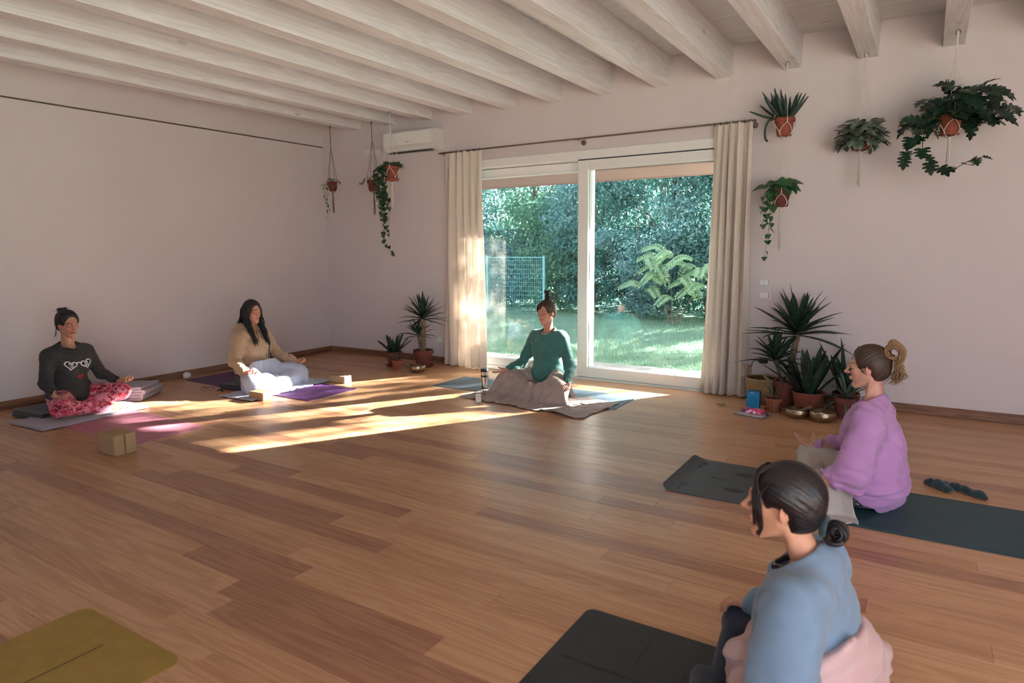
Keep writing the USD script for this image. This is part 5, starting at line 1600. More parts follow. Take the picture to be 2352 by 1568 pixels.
# small things on the floor
tb = thing('tumbler', 'steel travel tumbler with black bands on the blue grey mat', 'cup', (-3.79, 5.50, .005))
part(tb, 'cup', lathe([(0, 0.002), (.030, 0.002), (.033, .01), (.040, .185), (.038, .188), (0, .188)], 32), P('polished_steel', S('#c9c3bd'), .22, metallic=1.0), 30)
part(tb, 'lid', lathe([(0, .186), (.041, .186), (.043, .192), (.043, .205), (.036, .218), (.030, .220), (0, .216)], 32), M['dark'], 30)
part(tb, 'band', lathe([(.037, .130), (.0405, .131), (.0410, .149), (.038, .150), (.037, .130)], 32), M['dark'], 30)
part(tb, 'foot', lathe([(0, 0), (.031, 0), (.034, .004), (.0345, .022), (0, .022)], 32), M['dark'], 30)
eb = thing('white_box', 'small white box standing on the floor by the blanket of the person in green', 'box', (-3.515, 4.99, 0), 20)
part(eb, 'body', bx2((-.027, -.016, 0), (.027, .016, .058), .009), M['white'], False)
part(eb, 'lid', bx2((-.027, -.016, .060), (.027, .016, .084), .009), M['white'], False)
part(eb, 'indicator', tube([(0, -.0155, .036), (0, -.0172, .036)], .003, 10), M['dark'])
gl = thing('eyeglasses', 'folded thin-framed eyeglasses on the floor beside the purple mat', 'glasses', (-6.26, 3.99, 0), 30)
for sx in (-1, 1):
    a = np.linspace(0, 2 * np.pi, 21)
    part(gl, 'rim', tube(np.stack([sx * .034 + .026 * np.cos(a), np.zeros(21) + .002, .026 + .021 * np.sin(a)], -1), .0018, 5), M['dark'])
    part(gl, 'temple', tube(curve([(sx * .062, .002, .035), (sx * .062, .06, .030), (sx * .060, .115, .024), (sx * .058, .14, .004)], 10), .0018, 5), M['dark'])
part(gl, 'bridge', tube(curve([(-.009, .002, .032), (0, .002, .037), (.009, .002, .032)], 6), .0016, 5), M['dark'])
r = np.random.default_rng(2)
cr = trimesh.creation.icosphere(3, .038)
cv = np.asarray(cr.vertices) * (1 + .55 * (meshkit.noise(np.asarray(cr.vertices) * 60 + 7, 3) - .5)[:, None] + .3 * (meshkit.noise(np.asarray(cr.vertices) * 150 + 7, 4) - .5)[:, None]); cv[:, 2] = cv[:, 2] * .9 - cv[:, 2].min() * .9
solo('tissue', (cv, cr.faces), P('tissue_paper', S('#dcd9dc'), .9), 'crumpled white tissue on the floor by the left baseboard', 'tissue', False, loc=(-7.10, 4.29, 0))
cl = thing('hair_clip', 'small black clip lying at the tail of the pale blue blanket', 'clip', (-6.14, 4.06, 0), 20)
for sx in (-1, 1):
    part(cl, 'jaw', tube(curve([(-.03, sx * .004, .006), (0, sx * .018, .020), (.03, sx * .006, .006)], 10), .005, 6), M['dark'])
rm = thing('timer', 'small dark timer held in the left hand of the person in green', 'timer', (-2.775, 5.395, .175), -60)
part(rm, 'body', bx((0, 0, 0), (.03, .022, .055), .005), P('navy_plastic', S('#1a2036'), .4), False)
part(rm, 'button', tube([(0, -.010, .012), (0, -.0135, .012)], .006, 12), M['gasket'])
for i, (sx, sy) in enumerate([(.165, 4.56), (.30, 4.545)]):
    sf = field_of([CAP((-.075, 0, .020), (.0, .0, .024), .030, .036, .03), CAP((.0, 0, .022), (.055, -.03, .020), .034, .026, .03)] if i == 0 else [CAP((-.09, .01, .016), (.06, -.01, .018), .034, .028, .03), CAP((.06, -.01, .016), (.11, -.02, .014), .026, .016, .03)], .005, 0, .05)
    sf.plane((0, 0, 0), (0, 0, -1), .006); sf.bump(lambda p: .007 * ridge(p, (1, .4, .2), 24, 12, 5), .02)
    v, f = sf.mesh(); v[:, 2] *= .8
    solo('sock', (v, f), cloth_mat('dark_teal_wool' if i == 0 else 'dark_teal_knit', S('#123037')), 'crumpled dark teal sock beside the teal mat, the ' + ('left' if i == 0 else 'right') + ' one of two', 'sock', True, loc=(sx, sy, 0), rot=-35, group='pair of socks beside the teal mat')

# ================================================================ POT PLANTS
_thing0 = thing


def thing(name, label, cat_, loc=(0, 0, 0), rot=0, group=None, kind=None):
    _clampy[0] = WY - .03 - loc[1]
    return _thing0(name, label, cat_, loc, rot, group, kind)


def foliage(name, c1, c2, tr=.10, rough=.38):
    n = {'t': ('texture_coordinate', {}), 'n': ('noise_texture', {'scale': 16, 'detail': 2}), 'r': ('rgb_ramp', {'ramp': [(0, c1), (.35, c1), (.7, c2), (1, c2)]}), 'p': ('principled_bsdf', {'roughness': rough}), 'tr': ('translucent_bsdf', {}), 'm': ('mix_closure', {'fac': tr})}
    return usdkit.material(stage, f'/World/Looks/{name}', n, [('t.object', 'n.vector'), ('n.fac', 'r.fac'), ('r.color', 'p.base_color'), ('r.color', 'tr.color'), ('p.BSDF', 'm.closure1'), ('tr.BSDF', 'm.closure2')], surface='m.closure')


G1 = foliage('yucca_leaf', S('#22382c'), S('#35523e'))
G2 = foliage('snake_plant_leaf', S('#1d3128'), S('#2f4c3c'))
G3 = foliage('aloe_leaf', S('#4b6152'), S('#66796a'))
G4 = foliage('pothos_leaf', S('#31583a'), S('#4d7a4c'), .2)
G5 = foliage('dark_trailing_leaf', S('#27452f'), S('#3d6043'), .15)
G6 = foliage('split_leaf', S('#20392b'), S('#31503b'), .12)
G7 = foliage('variegated_leaf', S('#2b4233'), S('#8a9a86'), .12)
STEM = P('plant_stem', S('#4a5a38'), .7)
CANE = P('yucca_cane', S('#8b7760'), .9, S('#5d4d3e'), scale=40, stretch=(1, 1, 2.5), bump=.004, bscale=40)
GLZ = P('copper_glaze', S('#7d4636'), .35, S('#5f3229'), scale=7)
BOWLM = P('hammered_bronze', S('#b7a68e'), .30, S('#94836d'), scale=10, metallic=1.0, bump=.0035, bscale=38)


def pot_parts(t, r, h, mat, z=0.0, rim=True, saucer=False, c=(0, 0), foot=.70):
    cx, cy = c
    sz = 0.0
    if saucer:
        part(t, 'saucer', lathe([(0, z), (r * .86, z), (r * .98, z + .022), (r * .93, z + .024), (r * .82, z + .010), (0, z + .009)], 36, (cx, cy, 0)), mat, 40)
        sz = .010
    z0 = z + sz
    prof = [(0, z0), (r * foot, z0), (r * (foot + .22 * .74), z0 + h * .76)]
    if rim:
        prof += [(r * .945, z0 + h * .765), (r, z0 + h * .775), (r, z0 + h * .985), (r * .985, z0 + h), (r * .90, z0 + h), (r * .87, z0 + h * .90), (0, z0 + h * .90)]
    else:
        prof += [(r * .96, z0 + h * .93), (r, z0 + h * .95), (r, z0 + h * .99), (r * .97, z0 + h), (r * .91, z0 + h * .99), (r * .88, z0 + h * .90), (0, z0 + h * .90)]
    part(t, 'pot', lathe(prof, 44, (cx, cy, 0)), mat, 35)
    part(t, 'soil', lathe([(0, z0 + h * .905), (r * .87, z0 + h * .90), (r * .87, z0 + h * .86), (0, z0 + h * .86)], 30, (cx, cy, 0)), M['soil'], False)
    return z0 + h * .9


def strap(base, d, L, w, droop, seed, peak=.35, tip=.06, fold=.30, n=9, twist=0.0):
    """A long leaf: a V-folded blade along an arching line."""
    d = unit(d)
    t = np.linspace(0, 1, n)
    P_ = np.array(base) + np.outer(t, d) * L
    P_[:, 2] -= droop * L * t ** 2.2
    ho = unit([d[0], d[1], 1e-3])
    P_ += np.outer(droop * L * .18 * t ** 2, ho)
    T = np.gradient(P_, axis=0); T /= np.linalg.norm(T, axis=1, keepdims=True)
    sd = np.cross(T, [0, 0, 1.0]); l = np.linalg.norm(sd, axis=1, keepdims=True)
    a0 = np.array([math.cos(seed * 2.4), math.sin(seed * 2.4), 0])
    sd = np.where(l > .15, sd / np.maximum(l, 1e-6), a0)
    N = np.cross(sd, T)
    wd = w * np.where(t < peak, .45 + .55 * np.sin(t / peak * np.pi / 2), np.cos((t - peak) / (1 - peak) * np.pi / 2) ** .8 * (1 - tip) + tip * (1 - t) * 0)
    wd = np.maximum(wd, .0008)
    ang = twist * t
    S_ = sd * np.cos(ang)[:, None] + N * np.sin(ang)[:, None]
    N2 = np.cross(S_, T)
    lft = P_ + S_ * wd[:, None] * .5 + N2 * (wd * fold * .5)[:, None]
    rgt = P_ - S_ * wd[:, None] * .5 + N2 * (wd * fold * .5)[:, None]
    th = np.maximum(wd * .05, .0006)[:, None]
    v = np.stack([lft, P_ + N2 * th, rgt, P_ - N2 * th], 1).reshape(-1, 3)
    f = []
    for i in range(n - 1):
        for k in range(4):
            a, b = i * 4 + k, i * 4 + (k + 1) % 4
            f += [[a, a + 4, b + 4], [a, b + 4, b]]
    f += [[0, 1, 2], [0, 2, 3], [4 * n - 4, 4 * n - 2, 4 * n - 3], [4 * n - 4, 4 * n - 1, 4 * n - 2]]
    return v, np.array(f)


def rosette(t, c, n, L, w, seed, mat, el=(-.2, 1.35), droop=(.1, .5), name='leaf'):
    r = np.random.default_rng(seed)
    for i in range(n):
        q = (i + .5) / n
        a = i * 2.39996 + r.normal(0, .15)
        e = el[0] + (el[1] - el[0]) * q ** .8 + r.normal(0, .09)
        d = (math.cos(a) * math.cos(e), math.sin(a) * math.cos(e), math.sin(e))
        part(t, name, strap(np.array(c) + np.array(d) * .015 + np.array([0, 0, .05 * (q - .5)]), d, L * r.uniform(.75, 1.08) * (1 - .12 * q), w * r.uniform(.8, 1.1), r.uniform(*droop) * (1 - q) ** .5 * r.uniform(.3, 1), i, .45), mat, False)


def sword(t, c, n, L, w, spread, seed, mat, R=.05):
    r = np.random.default_rng(seed)
    for i in range(n):
        a = i * 2.39996 + r.normal(0, .3); q = (i + .5) / n
        e = 1.45 - spread * q + r.normal(0, .06)
        d = (math.cos(a) * math.cos(e), math.sin(a) * math.cos(e), math.sin(e))
        b = np.array(c) + np.array([math.cos(a), math.sin(a), 0]) * R * math.sqrt(q)
        part(t, 'leaf', strap(b, d, L * r.uniform(.65, 1.05), w * r.uniform(.8, 1.1), .10 * q, i, .5, .12, .35, 9, r.normal(0, .5)), mat, False)


def yucca(label, x, y, pr, ph, mat, trunk, L, w, nl, low, seed, group=None, saucer=False, rim=True):
    t = thing('yucca_plant', label, 'pot plant', (x, y, 0), 0, group)
    z = pot_parts(t, pr, ph, mat, rim=rim, saucer=saucer)
    tr = np.array(trunk)
    C = curve([(tr[0] * .15 - .0, tr[1] * .1, z - .02), (tr[0] * .5, tr[1] * .5, (z + tr[2]) / 2), tuple(tr)], 16)
    rr = np.linspace(.030, .027, 16) * (1 + .06 * np.sin(np.arange(16) * 2.1)); rr[-2:] *= 1.15
    part(t, 'cane', tube(C, rr, 12), CANE, 40)
    rosette(t, tr + np.array([0, 0, .01]), nl, L, w, seed, G1)
    lw = np.array(low)
    part(t, 'side_cane', tube(curve([(lw[0] * .4, lw[1] * .4, z - .02), tuple(lw)], 6), .016, 8), CANE, 40)
    rosette(t, lw, int(nl * .55), L * .72, w * .85, seed + 1, G1, (-.1, 1.3))
    return t


def singing_bowl(label, x, y, R, h, mallet=False):
    t = thing('singing_bowl', label, 'bowl', (x, y, 0), 0, 'hammered metal singing bowls')
    part(t, 'bowl', lathe([(0, .0), (R * .45, 0), (R * .78, h * .14), (R * .97, h * .42), (R, h * .66), (R * .95, h * .95), (R * .93, h), (R * .89, h), (R * .90, h * .9), (R * .93, h * .62), (R * .88, h * .38), (R * .68, h * .16), (R * .3, h * .08), (0, h * .08)], 56), BOWLM, 60)
    if mallet:
        m_ = thing('mallet', 'wooden mallet resting in the left singing bowl of the right group', 'mallet', (x, y, 0))
        part(m_, 'handle', tube([(-.055, -.015, h * .35), (.06, .02, h * 1.02)], .009, 10), CANE)
        part(m_, 'head', tube([(.05, .017, h * .96), (.105, .034, h * 1.26)], [.016, .017], 14), P('suede', S('#6d5647'), .95), 40)


# left group by the left curtain
t = thing('snake_plant', 'snake plant in a terracotta pot, leftmost of the plants beside the left curtain', 'pot plant', (-5.56, 6.08, 0))
sword(t, (0, 0, pot_parts(t, .100, .175, M['terracotta_dark'], saucer=True)), 15, .29, .058, .95, 3, G2, .06)
t = thing('aloe_plant', 'small aloe in a small terracotta pot between the snake plant and the left yucca', 'pot plant', (-5.37, 5.92, 0))
rosette(t, (0, 0, pot_parts(t, .066, .115, M['terracotta'])), 9, .26, .016, 5, G3, (-.1, 1.0), (.3, .7))
yucca('yucca with a bare cane in a terracotta pot beside the left curtain', -5.22, 6.24, .125, .20, M['terracotta_dark'], (.02, -.02, .60), .34, .040, 52, (-.05, -.03, .40), 11, saucer=True)
singing_bowl('single hammered singing bowl in front of the left yucca', -5.03, 5.90, .100, .085)

# right group by the right curtain
yucca('large yucca in a terracotta pot beside the right curtain', -1.00, 6.32, .135, .24, M['terracotta_dark'], (.06, .0, .66), .46, .060, 52, (-.10, -.06, .42), 21)
t = thing('snake_plant', 'snake plant in a glazed copper brown pot, behind the two singing bowls', 'pot plant', (-.80, 6.16, 0))
sword(t, (0, 0, pot_parts(t, .135, .185, GLZ, rim=False, foot=.78)), 18, .50, .080, .75, 8, G2, .08)
t = thing('snake_plant', 'dark snake plant farthest right, behind the aloe', 'pot plant', (-.52, 6.34, 0))
sword(t, (0, 0, pot_parts(t, .110, .17, M['terracotta_dark'])), 9, .50, .078, .55, 9, G2, .06)
t = thing('aloe_plant', 'grey green aloe in a terracotta pot on a saucer, right of the two singing bowls', 'pot plant', (-.50, 6.10, 0))
rosette(t, (0, 0, pot_parts(t, .095, .17, M['terracotta_dark'], saucer=True)), 30, .30, .024, 15, G3, (-.35, 1.25), (.3, .7))
t = thing('aloe_plant', 'small aloe in an orange terracotta pot on a saucer beside the blue speaker', 'pot plant', (-1.06, 6.02, 0))
rosette(t, (0, 0, pot_parts(t, .074, .115, M['terracotta'], saucer=True)), 10, .24, .016, 25, G3, (-.5, 1.2), (.3, .8))
singing_bowl('left one of the two singing bowls, with a mallet in it', -.845, 5.90, .098, .078, True)
singing_bowl('right one of the two singing bowls, empty', -.645, 5.875, .105, .085)

STR_ = P('woven_straw', S('#a98a62'), .9, S('#8a6d49'), scale=60, stretch=(1, 1, 3), bump=.004, bscale=70)
bk = thing('straw_basket', 'round woven straw basket with two handles between the right curtain and the yucca', 'basket', (-1.235, 6.33, 0))
pf = []
for i in range(15):
    z = .004 + i * .0155
    r_ = .098 + .030 * (i / 14) ** .8
    pf.append(tube(np.stack([r_ * np.cos(np.linspace(0, 2 * np.pi, 45)), r_ * np.sin(np.linspace(0, 2 * np.pi, 45)), z + .008 + .0012 * np.sin(np.arange(45) * 1.6 + i)], -1), .0088, 6))
part(bk, 'coils', cat(*pf), STR_, True, kind='stuff')
part(bk, 'base', lathe([(0, .003), (.098, .003), (.10, .012), (0, .014)], 30), STR_, False)
part(bk, 'lining', lathe([(.094, .012), (.121, .232), (.118, .232), (.091, .012), (.094, .012)], 30), P('basket_inside', S('#54402a'), .95), 40)
for a in (math.pi * .92, -math.pi * .12):
    c_, s_ = math.cos(a), math.sin(a)
    if c_ < 0:
        ctrl = [(.128 * c_ - q * s_, .128 * s_ + q * c_, z) for q, z in ((-.042, .225), (-.036, .30), (0, .335), (.036, .30), (.042, .225))]
    else:
        ctrl = [(k * c_ - q * s_, k * s_ + q * c_, z) for q, k, z in ((-.07, .124, .24), (-.05, .07, .262), (0, .04, .262), (.05, .07, .258), (.07, .124, .238))]
    part(bk, 'handle', tube(curve(ctrl, 20), .011, 8), STR_, True)
sp = thing('speaker', 'bright blue upright portable speaker in front of the straw basket', 'speaker', (-1.235, 6.045, 0), 12)
BLUE = P('blue_plastic', S('#1b86bf'), .45)
part(sp, 'body', bx2((-.060, -.022, .004), (.060, .022, .165), .008), M['dark'], False)
part(sp, 'front', bx2((-.058, -.026, .006), (.050, -.018, .163), .004), BLUE, False)
part(sp, 'grille', bx2((-.048, -.0275, .022), (.040, -.0255, .118), .0008), P('blue_grille', S('#157aae'), .7), False)
part(sp, 'badge', bx2((-.026, -.0275, .146), (.006, -.0255, .152), .0006), M['white'], False)
tbl = thing('tablet', 'grey tablet lying on the floor in front of the blue speaker', 'tablet', (-1.185, 5.80, 0), -14)
part(tbl, 'case', bx2((-.130, -.095, 0), (.130, .095, .012), .005), P('grey_case', S('#77757b'), .5), False)
part(tbl, 'screen', bx2((-.120, -.085, .0115), (.120, .085, .0135), .0008), P('pale_cover', S('#c3c3c9'), .3), False)
PCH = usdkit.material(stage, '/World/Looks/patterned_pouch', {'t': ('texture_coordinate', {}), 'v': ('voronoi_texture', {'scale': 34}), 's': ('separate_color', {}), 'r': ('rgb_ramp', {'interpolate': False, 'ramp': [(0, S('#e23d8d')), (.45, S('#7d2a66')), (.58, S('#f08cbb')), (.75, S('#e8455f')), (.9, S('#f2d3de'))]}), 'p': ('principled_bsdf', {'roughness': .7})},
                       [('t.object', 'v.vector'), ('v.color', 's.color'), ('s.r', 'r.fac'), ('r.color', 'p.base_color')], surface='p.BSDF')
po = thing('pouch', 'bright pink patterned zip pouch lying on the grey tablet', 'pouch', (-1.185, 5.825, .0135), -14)
pfv = field_of([CAP((-.075, -.035, .016), (.075, -.035, .016), .014, .014, .02), CAP((-.075, .035, .016), (.075, .035, .016), .014, .014, .02), ELL((0, 0, .015), (.10, .055, .016), .02)], .004, 0, .04)
pfv.bump(lambda p: .003 * ridge(p, (1, .6, 0), 40, 20, 4), .02); pfv.plane((0, 0, 0.0006), (0, 0, -1), .003)
part(po, 'body', pfv.mesh(), PCH, True)
part(po, 'zip', tube([(-.088, -.045, .018), (.098, -.045, .018)], .003, 6), M['dark'])
part(po, 'wrist_strap', tube(curve([(.096, .0, .016), (.12, .01, .012), (.135, -.005, .006), (.118, -.018, .004)], 14), .004, 6), M['dark'])
ky = thing('keyring', 'tiny keyring on the floor beside the hem of the right curtain', 'keyring', (-1.515, 6.03, 0))
a = np.linspace(0, 2 * np.pi, 17)
part(ky, 'ring', tube(np.stack([.014 * np.cos(a), .014 * np.sin(a), .004 + 0 * a], -1), .0018, 6), M['steel'])
part(ky, 'fob', moved(trimesh.creation.icosphere(2, .013), (.024, .004, .012)), P('beige_bead', S('#a58f78'), .5), True)
part(ky, 'bead', moved(trimesh.creation.icosphere(2, .010), (-.026, -.004, .009)), P('grey_bead', S('#8d8683'), .5), True)

# ---------------------------------------------------------------- plants hanging from the beams
HEART = [(0, 0), (.16, -.06), (.40, -.03), (.50, .14), (.46, .36), (.30, .62), (.12, .86), (0, 1.0)]
OVAL = [(0, 0), (.14, .10), (.23, .30), (.24, .52), (.17, .76), (.07, .93), (0, 1.0)]
SPLIT = [(0, 0), (.22, -.10), (.46, -.04), (.58, .12), (.48, .17), (.22, .20), (.56, .34), (.60, .46), (.44, .44), (.20, .42), (.44, .64), (.42, .74), (.18, .64), (.16, .86), (0, 1.0)]


def broad(base, d, nrm, L, shape, bend=.25, wid=1.0):
    """A flat leaf from its half outline, folded along the midrib and bent down at the tip, with a little thickness."""
    d = unit(d); n = unit(np.asarray(nrm) - d * (np.asarray(nrm) @ d)); s = np.cross(d, n)
    h = np.array(shape)
    pts, fs = [], []
    m = len(h)
    for sg in (1, -1):
        for (x, y) in h:
            z = .16 * x - bend * max(y, 0) ** 2
            pts.append(np.array(base) + L * (d * y + s * sg * x * wid + n * z))
    for y in h[:, 1]:
        pts.append(np.array(base) + L * (d * np.clip(y, 0, 1) - n * bend * max(y, 0) ** 2))
    off = np.array(-n * L * .012)
    top = np.array(pts); v = np.vstack([top, top + off])
    K = len(pts)
    for i in range(m - 1):
        for sg in (0, 1):
            a, b, c, e = sg * m + i, sg * m + i + 1, 2 * m + i + 1, 2 * m + i
            q = [[a, c, b], [a, e, c]] if sg == 0 else [[a, b, c], [a, c, e]]
            fs += q + [[x + K for x in t_[::-1]] for t_ in q]
    return v, np.array(fs)


def hanger(t, hook, zr, rr, zb, ztail, mat, ncord=4, knot=None, twist=.3, double=False, tailw=.012):
    """Macrame cords from the hook down round a pot (rim height zr, radius rr, bottom zb) to a tassel."""
    hx_, hy, hz = hook
    k = knot or hz - .12
    cs = [tube([(0, 0, hz - .01), (0, 0, k)], .006, 7)]
    for i in range(ncord):
        a = twist + i * 2 * np.pi / ncord
        a2 = a + np.pi / ncord
        top = np.array([rr * 1.05 * math.cos(a), rr * 1.05 * math.sin(a), zr])
        for sg in (-1, 1):
            b_ = a + sg * np.pi / ncord
            cs.append(tube(curve([top + [0, 0, .015], top * [1, 1, 1] + [0, 0, -.02], (rr * .93 * math.cos((a + b_) / 2), rr * .93 * math.sin((a + b_) / 2), (zr * .6 + zb * .4)), (rr * .80 * math.cos(b_), rr * .80 * math.sin(b_), zb + .025), (rr * .45 * math.cos(b_), rr * .45 * math.sin(b_), zb - .008), (0, 0, zb - .022)], 18), .0030, 5))
        cs.append(tube(curve([(0, 0, k + .005), tuple(np.array([0, 0, k]) * .55 + (top + [0, 0, .015]) * .45), tuple(top + [0, 0, .015])], 10), .0030, 5))
    part(t, 'cords', cat(*cs), mat, True)
    if ztail is not None:
        r = np.random.default_rng(int(abs(hx_) * 100))
        tl = [tube([(0, 0, zb - .015), (0, 0, zb - .05)], .009, 8)]
        for i in range(12):
            a = i * 2.4; q = tailw * math.sqrt((i + .5) / 12)
            tl.append(tube(curve([(q * .5 * math.cos(a), q * .5 * math.sin(a), zb - .03), (q * math.cos(a), q * math.sin(a), (zb + ztail) / 2), (q * 1.2 * math.cos(a) + r.normal(0, .003), q * 1.2 * math.sin(a), ztail + r.uniform(-.02, .02))], 6), .0026, 4))
        part(t, 'tassel', cat(*tl), mat, True)


def hook_part(t, z, mat=None):
    a = np.linspace(-.6, 4.6, 22)
    part(t, 'hook', cat(tube(np.stack([.016 * np.cos(a), 0 * a, z - .022 + .016 * np.sin(a)], -1), .0030, 6), tube([(0, 0, z - .008), (0, 0, z + .02)], .0030, 6)), M['steel'], True)


def vine(t, ctrl, nleaf, L, shape, mat, seed, start=.05, wid=1.0, rad=.0022):
    r = np.random.default_rng(seed)
    C = curve(ctrl, 6 * len(ctrl) + 6)
    part(t, 'stem', tube(C, np.linspace(rad, rad * .6, len(C)), 5), STEM, True)
    for i, q in enumerate(np.linspace(start, 1, nleaf)):
        k = min(len(C) - 2, int(q * (len(C) - 1)))
        a = r.uniform(0, 6.28)
        tn = unit(C[k + 1] - C[k])
        o = np.array([math.cos(a), math.sin(a), r.uniform(-.5, .4)])
        d = unit(o + tn * .5 + np.array([0, 0, -.35])); n = unit(np.array([o[0] * .6, o[1] * .6 - .4, .7]))
        l = L * r.uniform(.65, 1.1) * (1 - .3 * q)
        b = C[k] + d * .012
        part(t, 'leaf', broad(b, d, n, l, shape, r.uniform(.1, .4), wid), mat, False)


def tuft(t, c, n, R, L, shape, mat, seed, up=.6, wid=1.0, flat=.6, petiole=True, el=(-.5, 1.2), dz=-.15):
    r = np.random.default_rng(seed)
    pet = []
    for i in range(n):
        a = i * 2.39996 + r.normal(0, .3); e = r.uniform(*el)
        o = np.array([math.cos(a) * math.cos(e), math.sin(a) * math.cos(e), math.sin(e) * flat])
        b = np.array(c) + o * R * r.uniform(.55, 1.05)
        pet.append(tube(curve([c, np.array(c) + o * R * .4 + np.array([0, 0, .03]), b], 6), .0018, 4))
        d = unit([o[0] + r.normal(0, .35), o[1] + r.normal(0, .35), dz + r.normal(0, .3)])
        part(t, 'leaf', broad(b, d, unit([o[0] * .4, o[1] * .4 - .25, up]), L * r.uniform(.7, 1.1), shape, r.uniform(.1, .45), wid), mat, False)
    part(t, 'stems', cat(*pet), STEM, True)


HB = 3.015
t = thing('hanging_plant', 'small trailing plant in a brown cord hanger nearest the corner of the room', 'hanging plant', (-6.575, 6.14, 0))
hook_part(t, HB); pot_parts(t, .062, .115, M['terracotta_dark'], 2.20)
hanger(t, (-6.575, 6.14, HB), 2.315, .064, 2.20, 1.93, M['jute'], 4, 2.75)
tuft(t, (0, 0, 2.32), 12, .07, .055, OVAL, G5, 3, el=(-.2, .9))
for k, (dx, L) in enumerate([(-.055, .40), (-.085, .22), (-.03, .30)]):
    vine(t, [(dx * .5, -.03, 2.32), (dx, -.06, 2.26), (dx - .01, -.062, 2.26 - L * .5), (dx + .012, -.06, 2.26 - L)], 7, .055, OVAL, G5, 31 + k)
t = thing('hanging_plant', 'sparse plant with one stem reaching left in a brown cord hanger, second from the corner', 'hanging plant', (-5.93, 6.22, 0))
hook_part(t, HB); pot_parts(t, .080, .135, M['terracotta_dark'], 2.17)
hanger(t, (-5.93, 6.22, HB), 2.30, .082, 2.17, 1.88, M['jute'], 4, 2.80)
tuft(t, (0, 0, 2.31), 9, .07, .05, OVAL, G5, 5, el=(0, .9))
vine(t, [(-.03, -.02, 2.30), (-.10, -.03, 2.345), (-.155, -.035, 2.29), (-.21, -.04, 2.285)], 8, .04, OVAL, G5, 41, .3)
t = thing('hanging_plant', 'long trailing ivy in a white macrame hanger in front of the air conditioner', 'hanging plant', (-5.335, 5.90, 0))
hook_part(t, HB); pot_parts(t, .090, .160, M['terracotta'], 2.235, saucer=True)
hanger(t, (-5.335, 5.90, HB), 2.40, .092, 2.235, 1.93, M['cord'], 4, 2.83, .5)
tuft(t, (0, 0, 2.40), 22, .10, .085, HEART, G5, 8, el=(-.1, .9))
for k in range(9):
    r = np.random.default_rng(60 + k)
    L = [.95, .62, .45, .35, .50, .40, .28, .30, .72][k]
    x = -.07 - .085 * r.uniform(0, 1); yv = -.07 + r.normal(0, .03)
    vine(t, [(x * .4, yv * .4, 2.41), (x, yv, 2.36), (x + r.normal(0, .02), yv, 2.33 - L * .4), (x + .03 + r.normal(0, .02), yv, 2.33 - L * .75), (x + (.15 if k == 0 else .05), yv, 2.33 - L)], int(8 + L * 14), .075, HEART, G5, 70 + k)
vine(t, [(.03, -.08, 2.36), (-.01, -.10, 2.2), (.02, -.10, 1.95), (.03, -.10, 1.80), (-.03, -.10, 1.62), (-.07, -.10, 1.55)], 16, .06, HEART, G5, 91)

t = thing('hanging_plant', 'upright succulent in the upper pot of the double macrame hanger right of the right curtain', 'hanging plant', (-1.125, 6.28, 0))
hook_part(t, HB); pot_parts(t, .085, .150, M['terracotta'], 2.395)
hanger(t, (0, 0, HB), 2.52, .088, 2.395, None, M['cord'], 4, 2.90, .4)
r = np.random.default_rng(6)
for i in range(26):
    a = i * 2.4; e = r.uniform(.65, 1.5) if i < 22 else r.uniform(.3, .7)
    d = np.array([math.cos(a) * math.cos(e) - .18, math.sin(a) * math.cos(e), math.sin(e)])
    L = r.uniform(.16, .27)
    b = np.array([.03 * math.cos(a), .03 * math.sin(a), 2.53])
    part(t, 'leaf', tube(curve([b, b + d * L * .5, b + d * L + np.array([0, 0, .02])], 8), [.008, .0105, .012, .012, .0115, .010, .008, .003], 6), G2, True)
part(t, 'leaf', tube(curve([(-.06, -.03, 2.54), (-.12, -.05, 2.53), (-.15, -.05, 2.46), (-.145, -.05, 2.38), (-.125, -.05, 2.355)], 12), .010, 6), G2, True)
t = thing('hanging_plant', 'green pothos in the lower pot of the double macrame hanger right of the right curtain', 'hanging plant', (-1.125, 6.27, 0))
pot_parts(t, .085, .150, M['terracotta_dark'], 1.790)
hanger(t, (1, 0, 2.40), 1.92, .088, 1.79, 1.42, M['cord'], 4, 2.28, .2)
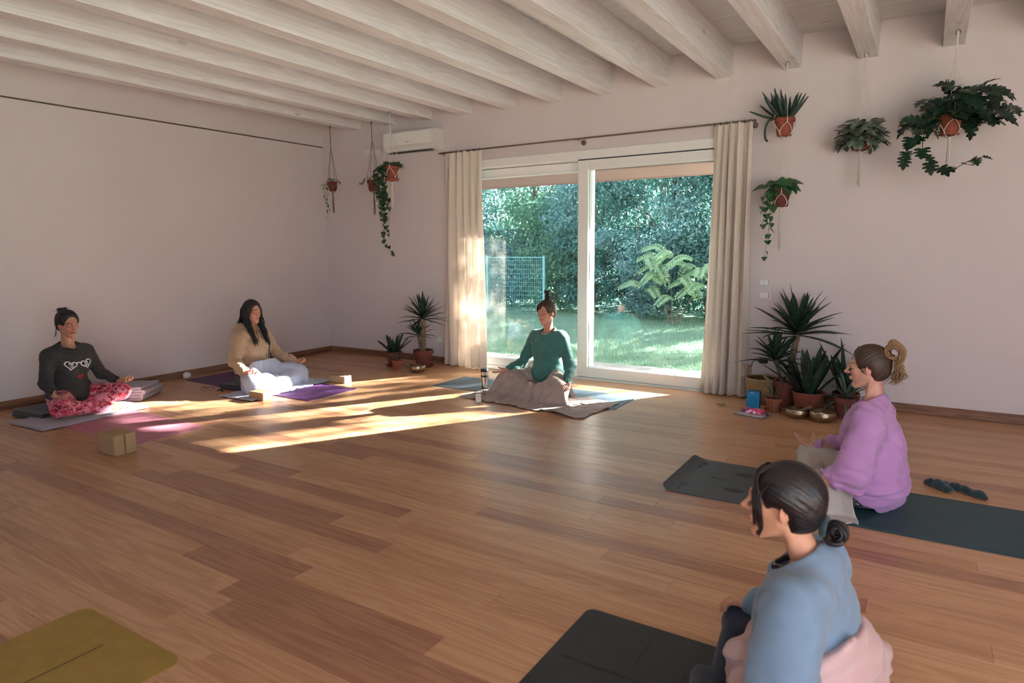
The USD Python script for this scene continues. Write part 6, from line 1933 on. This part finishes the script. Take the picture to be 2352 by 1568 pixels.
tuft(t, (0, -.02, 1.95), 28, .13, .115, HEART, G4, 12, el=(-.3, 1.3), dz=-.35)
for k, (x, L) in enumerate([(-.10, .25), (-.13, .12), (-.07, .55), (-.05, .35)]):
    vine(t, [(x * .3, -.05, 1.95), (x * .9, -.09, 1.90), (x, -.10, 1.88 - L * .5), (x - .03, -.10, 1.88 - L)], 5 + int(L * 14), .075, HEART, G4, 111 + k)
t = thing('hanging_plant', 'dense round variegated plant in the middle macrame hanger on the right', 'hanging plant', (-.53, 6.36, 0))
hook_part(t, HB); pot_parts(t, .095, .130, M['terracotta_dark'], 2.235)
hanger(t, (-.53, 6.36, HB), 2.35, .098, 2.235, 1.94, M['cord'], 4, 2.86, .7)
tuft(t, (0, -.02, 2.345), 210, .165, .085, OVAL, G7, 14, up=.6, wid=1.25, el=(-.8, 1.35), flat=.80)
t = thing('hanging_plant', 'large split-leaf plant with sprawling stems in the rightmost macrame hanger', 'hanging plant', (.085, 6.08, 0))
hook_part(t, HB); pot_parts(t, .085, .140, M['terracotta'], 2.26)
hanger(t, (.085, 6.08, HB), 2.39, .088, 2.26, 1.98, M['cord'], 4, 2.86, .2)
tuft(t, (.045, 0, 2.42), 90, .31, .125, SPLIT, G6, 16, up=.45, el=(-.5, 1.15), flat=.55, dz=-.45)
tuft(t, (0, -.07, 2.40), 14, .12, .11, SPLIT, G6, 18, up=.5, el=(-.9, .3), dz=-.6)
tuft(t, (.08, 0, 2.53), 14, .17, .13, SPLIT, G6, 17, up=.6, el=(.2, 1.3))
for k, ct in enumerate([[(-.04, -.04, 2.45), (-.13, -.08, 2.36), (-.17, -.08, 2.20), (-.11, -.08, 2.06), (.02, -.08, 2.00), (.12, -.08, 2.05), (.22, -.08, 2.08)], [(-.05, 0, 2.45), (-.17, -.06, 2.38), (-.25, -.08, 2.24), (-.29, -.08, 2.10)], [(.05, .0, 2.45), (.2, -.04, 2.34), (.32, -.04, 2.36)]]):
    vine(t, ct, (13, 8, 7)[k], .120, SPLIT, G6, 131 + k, .15, rad=.004)
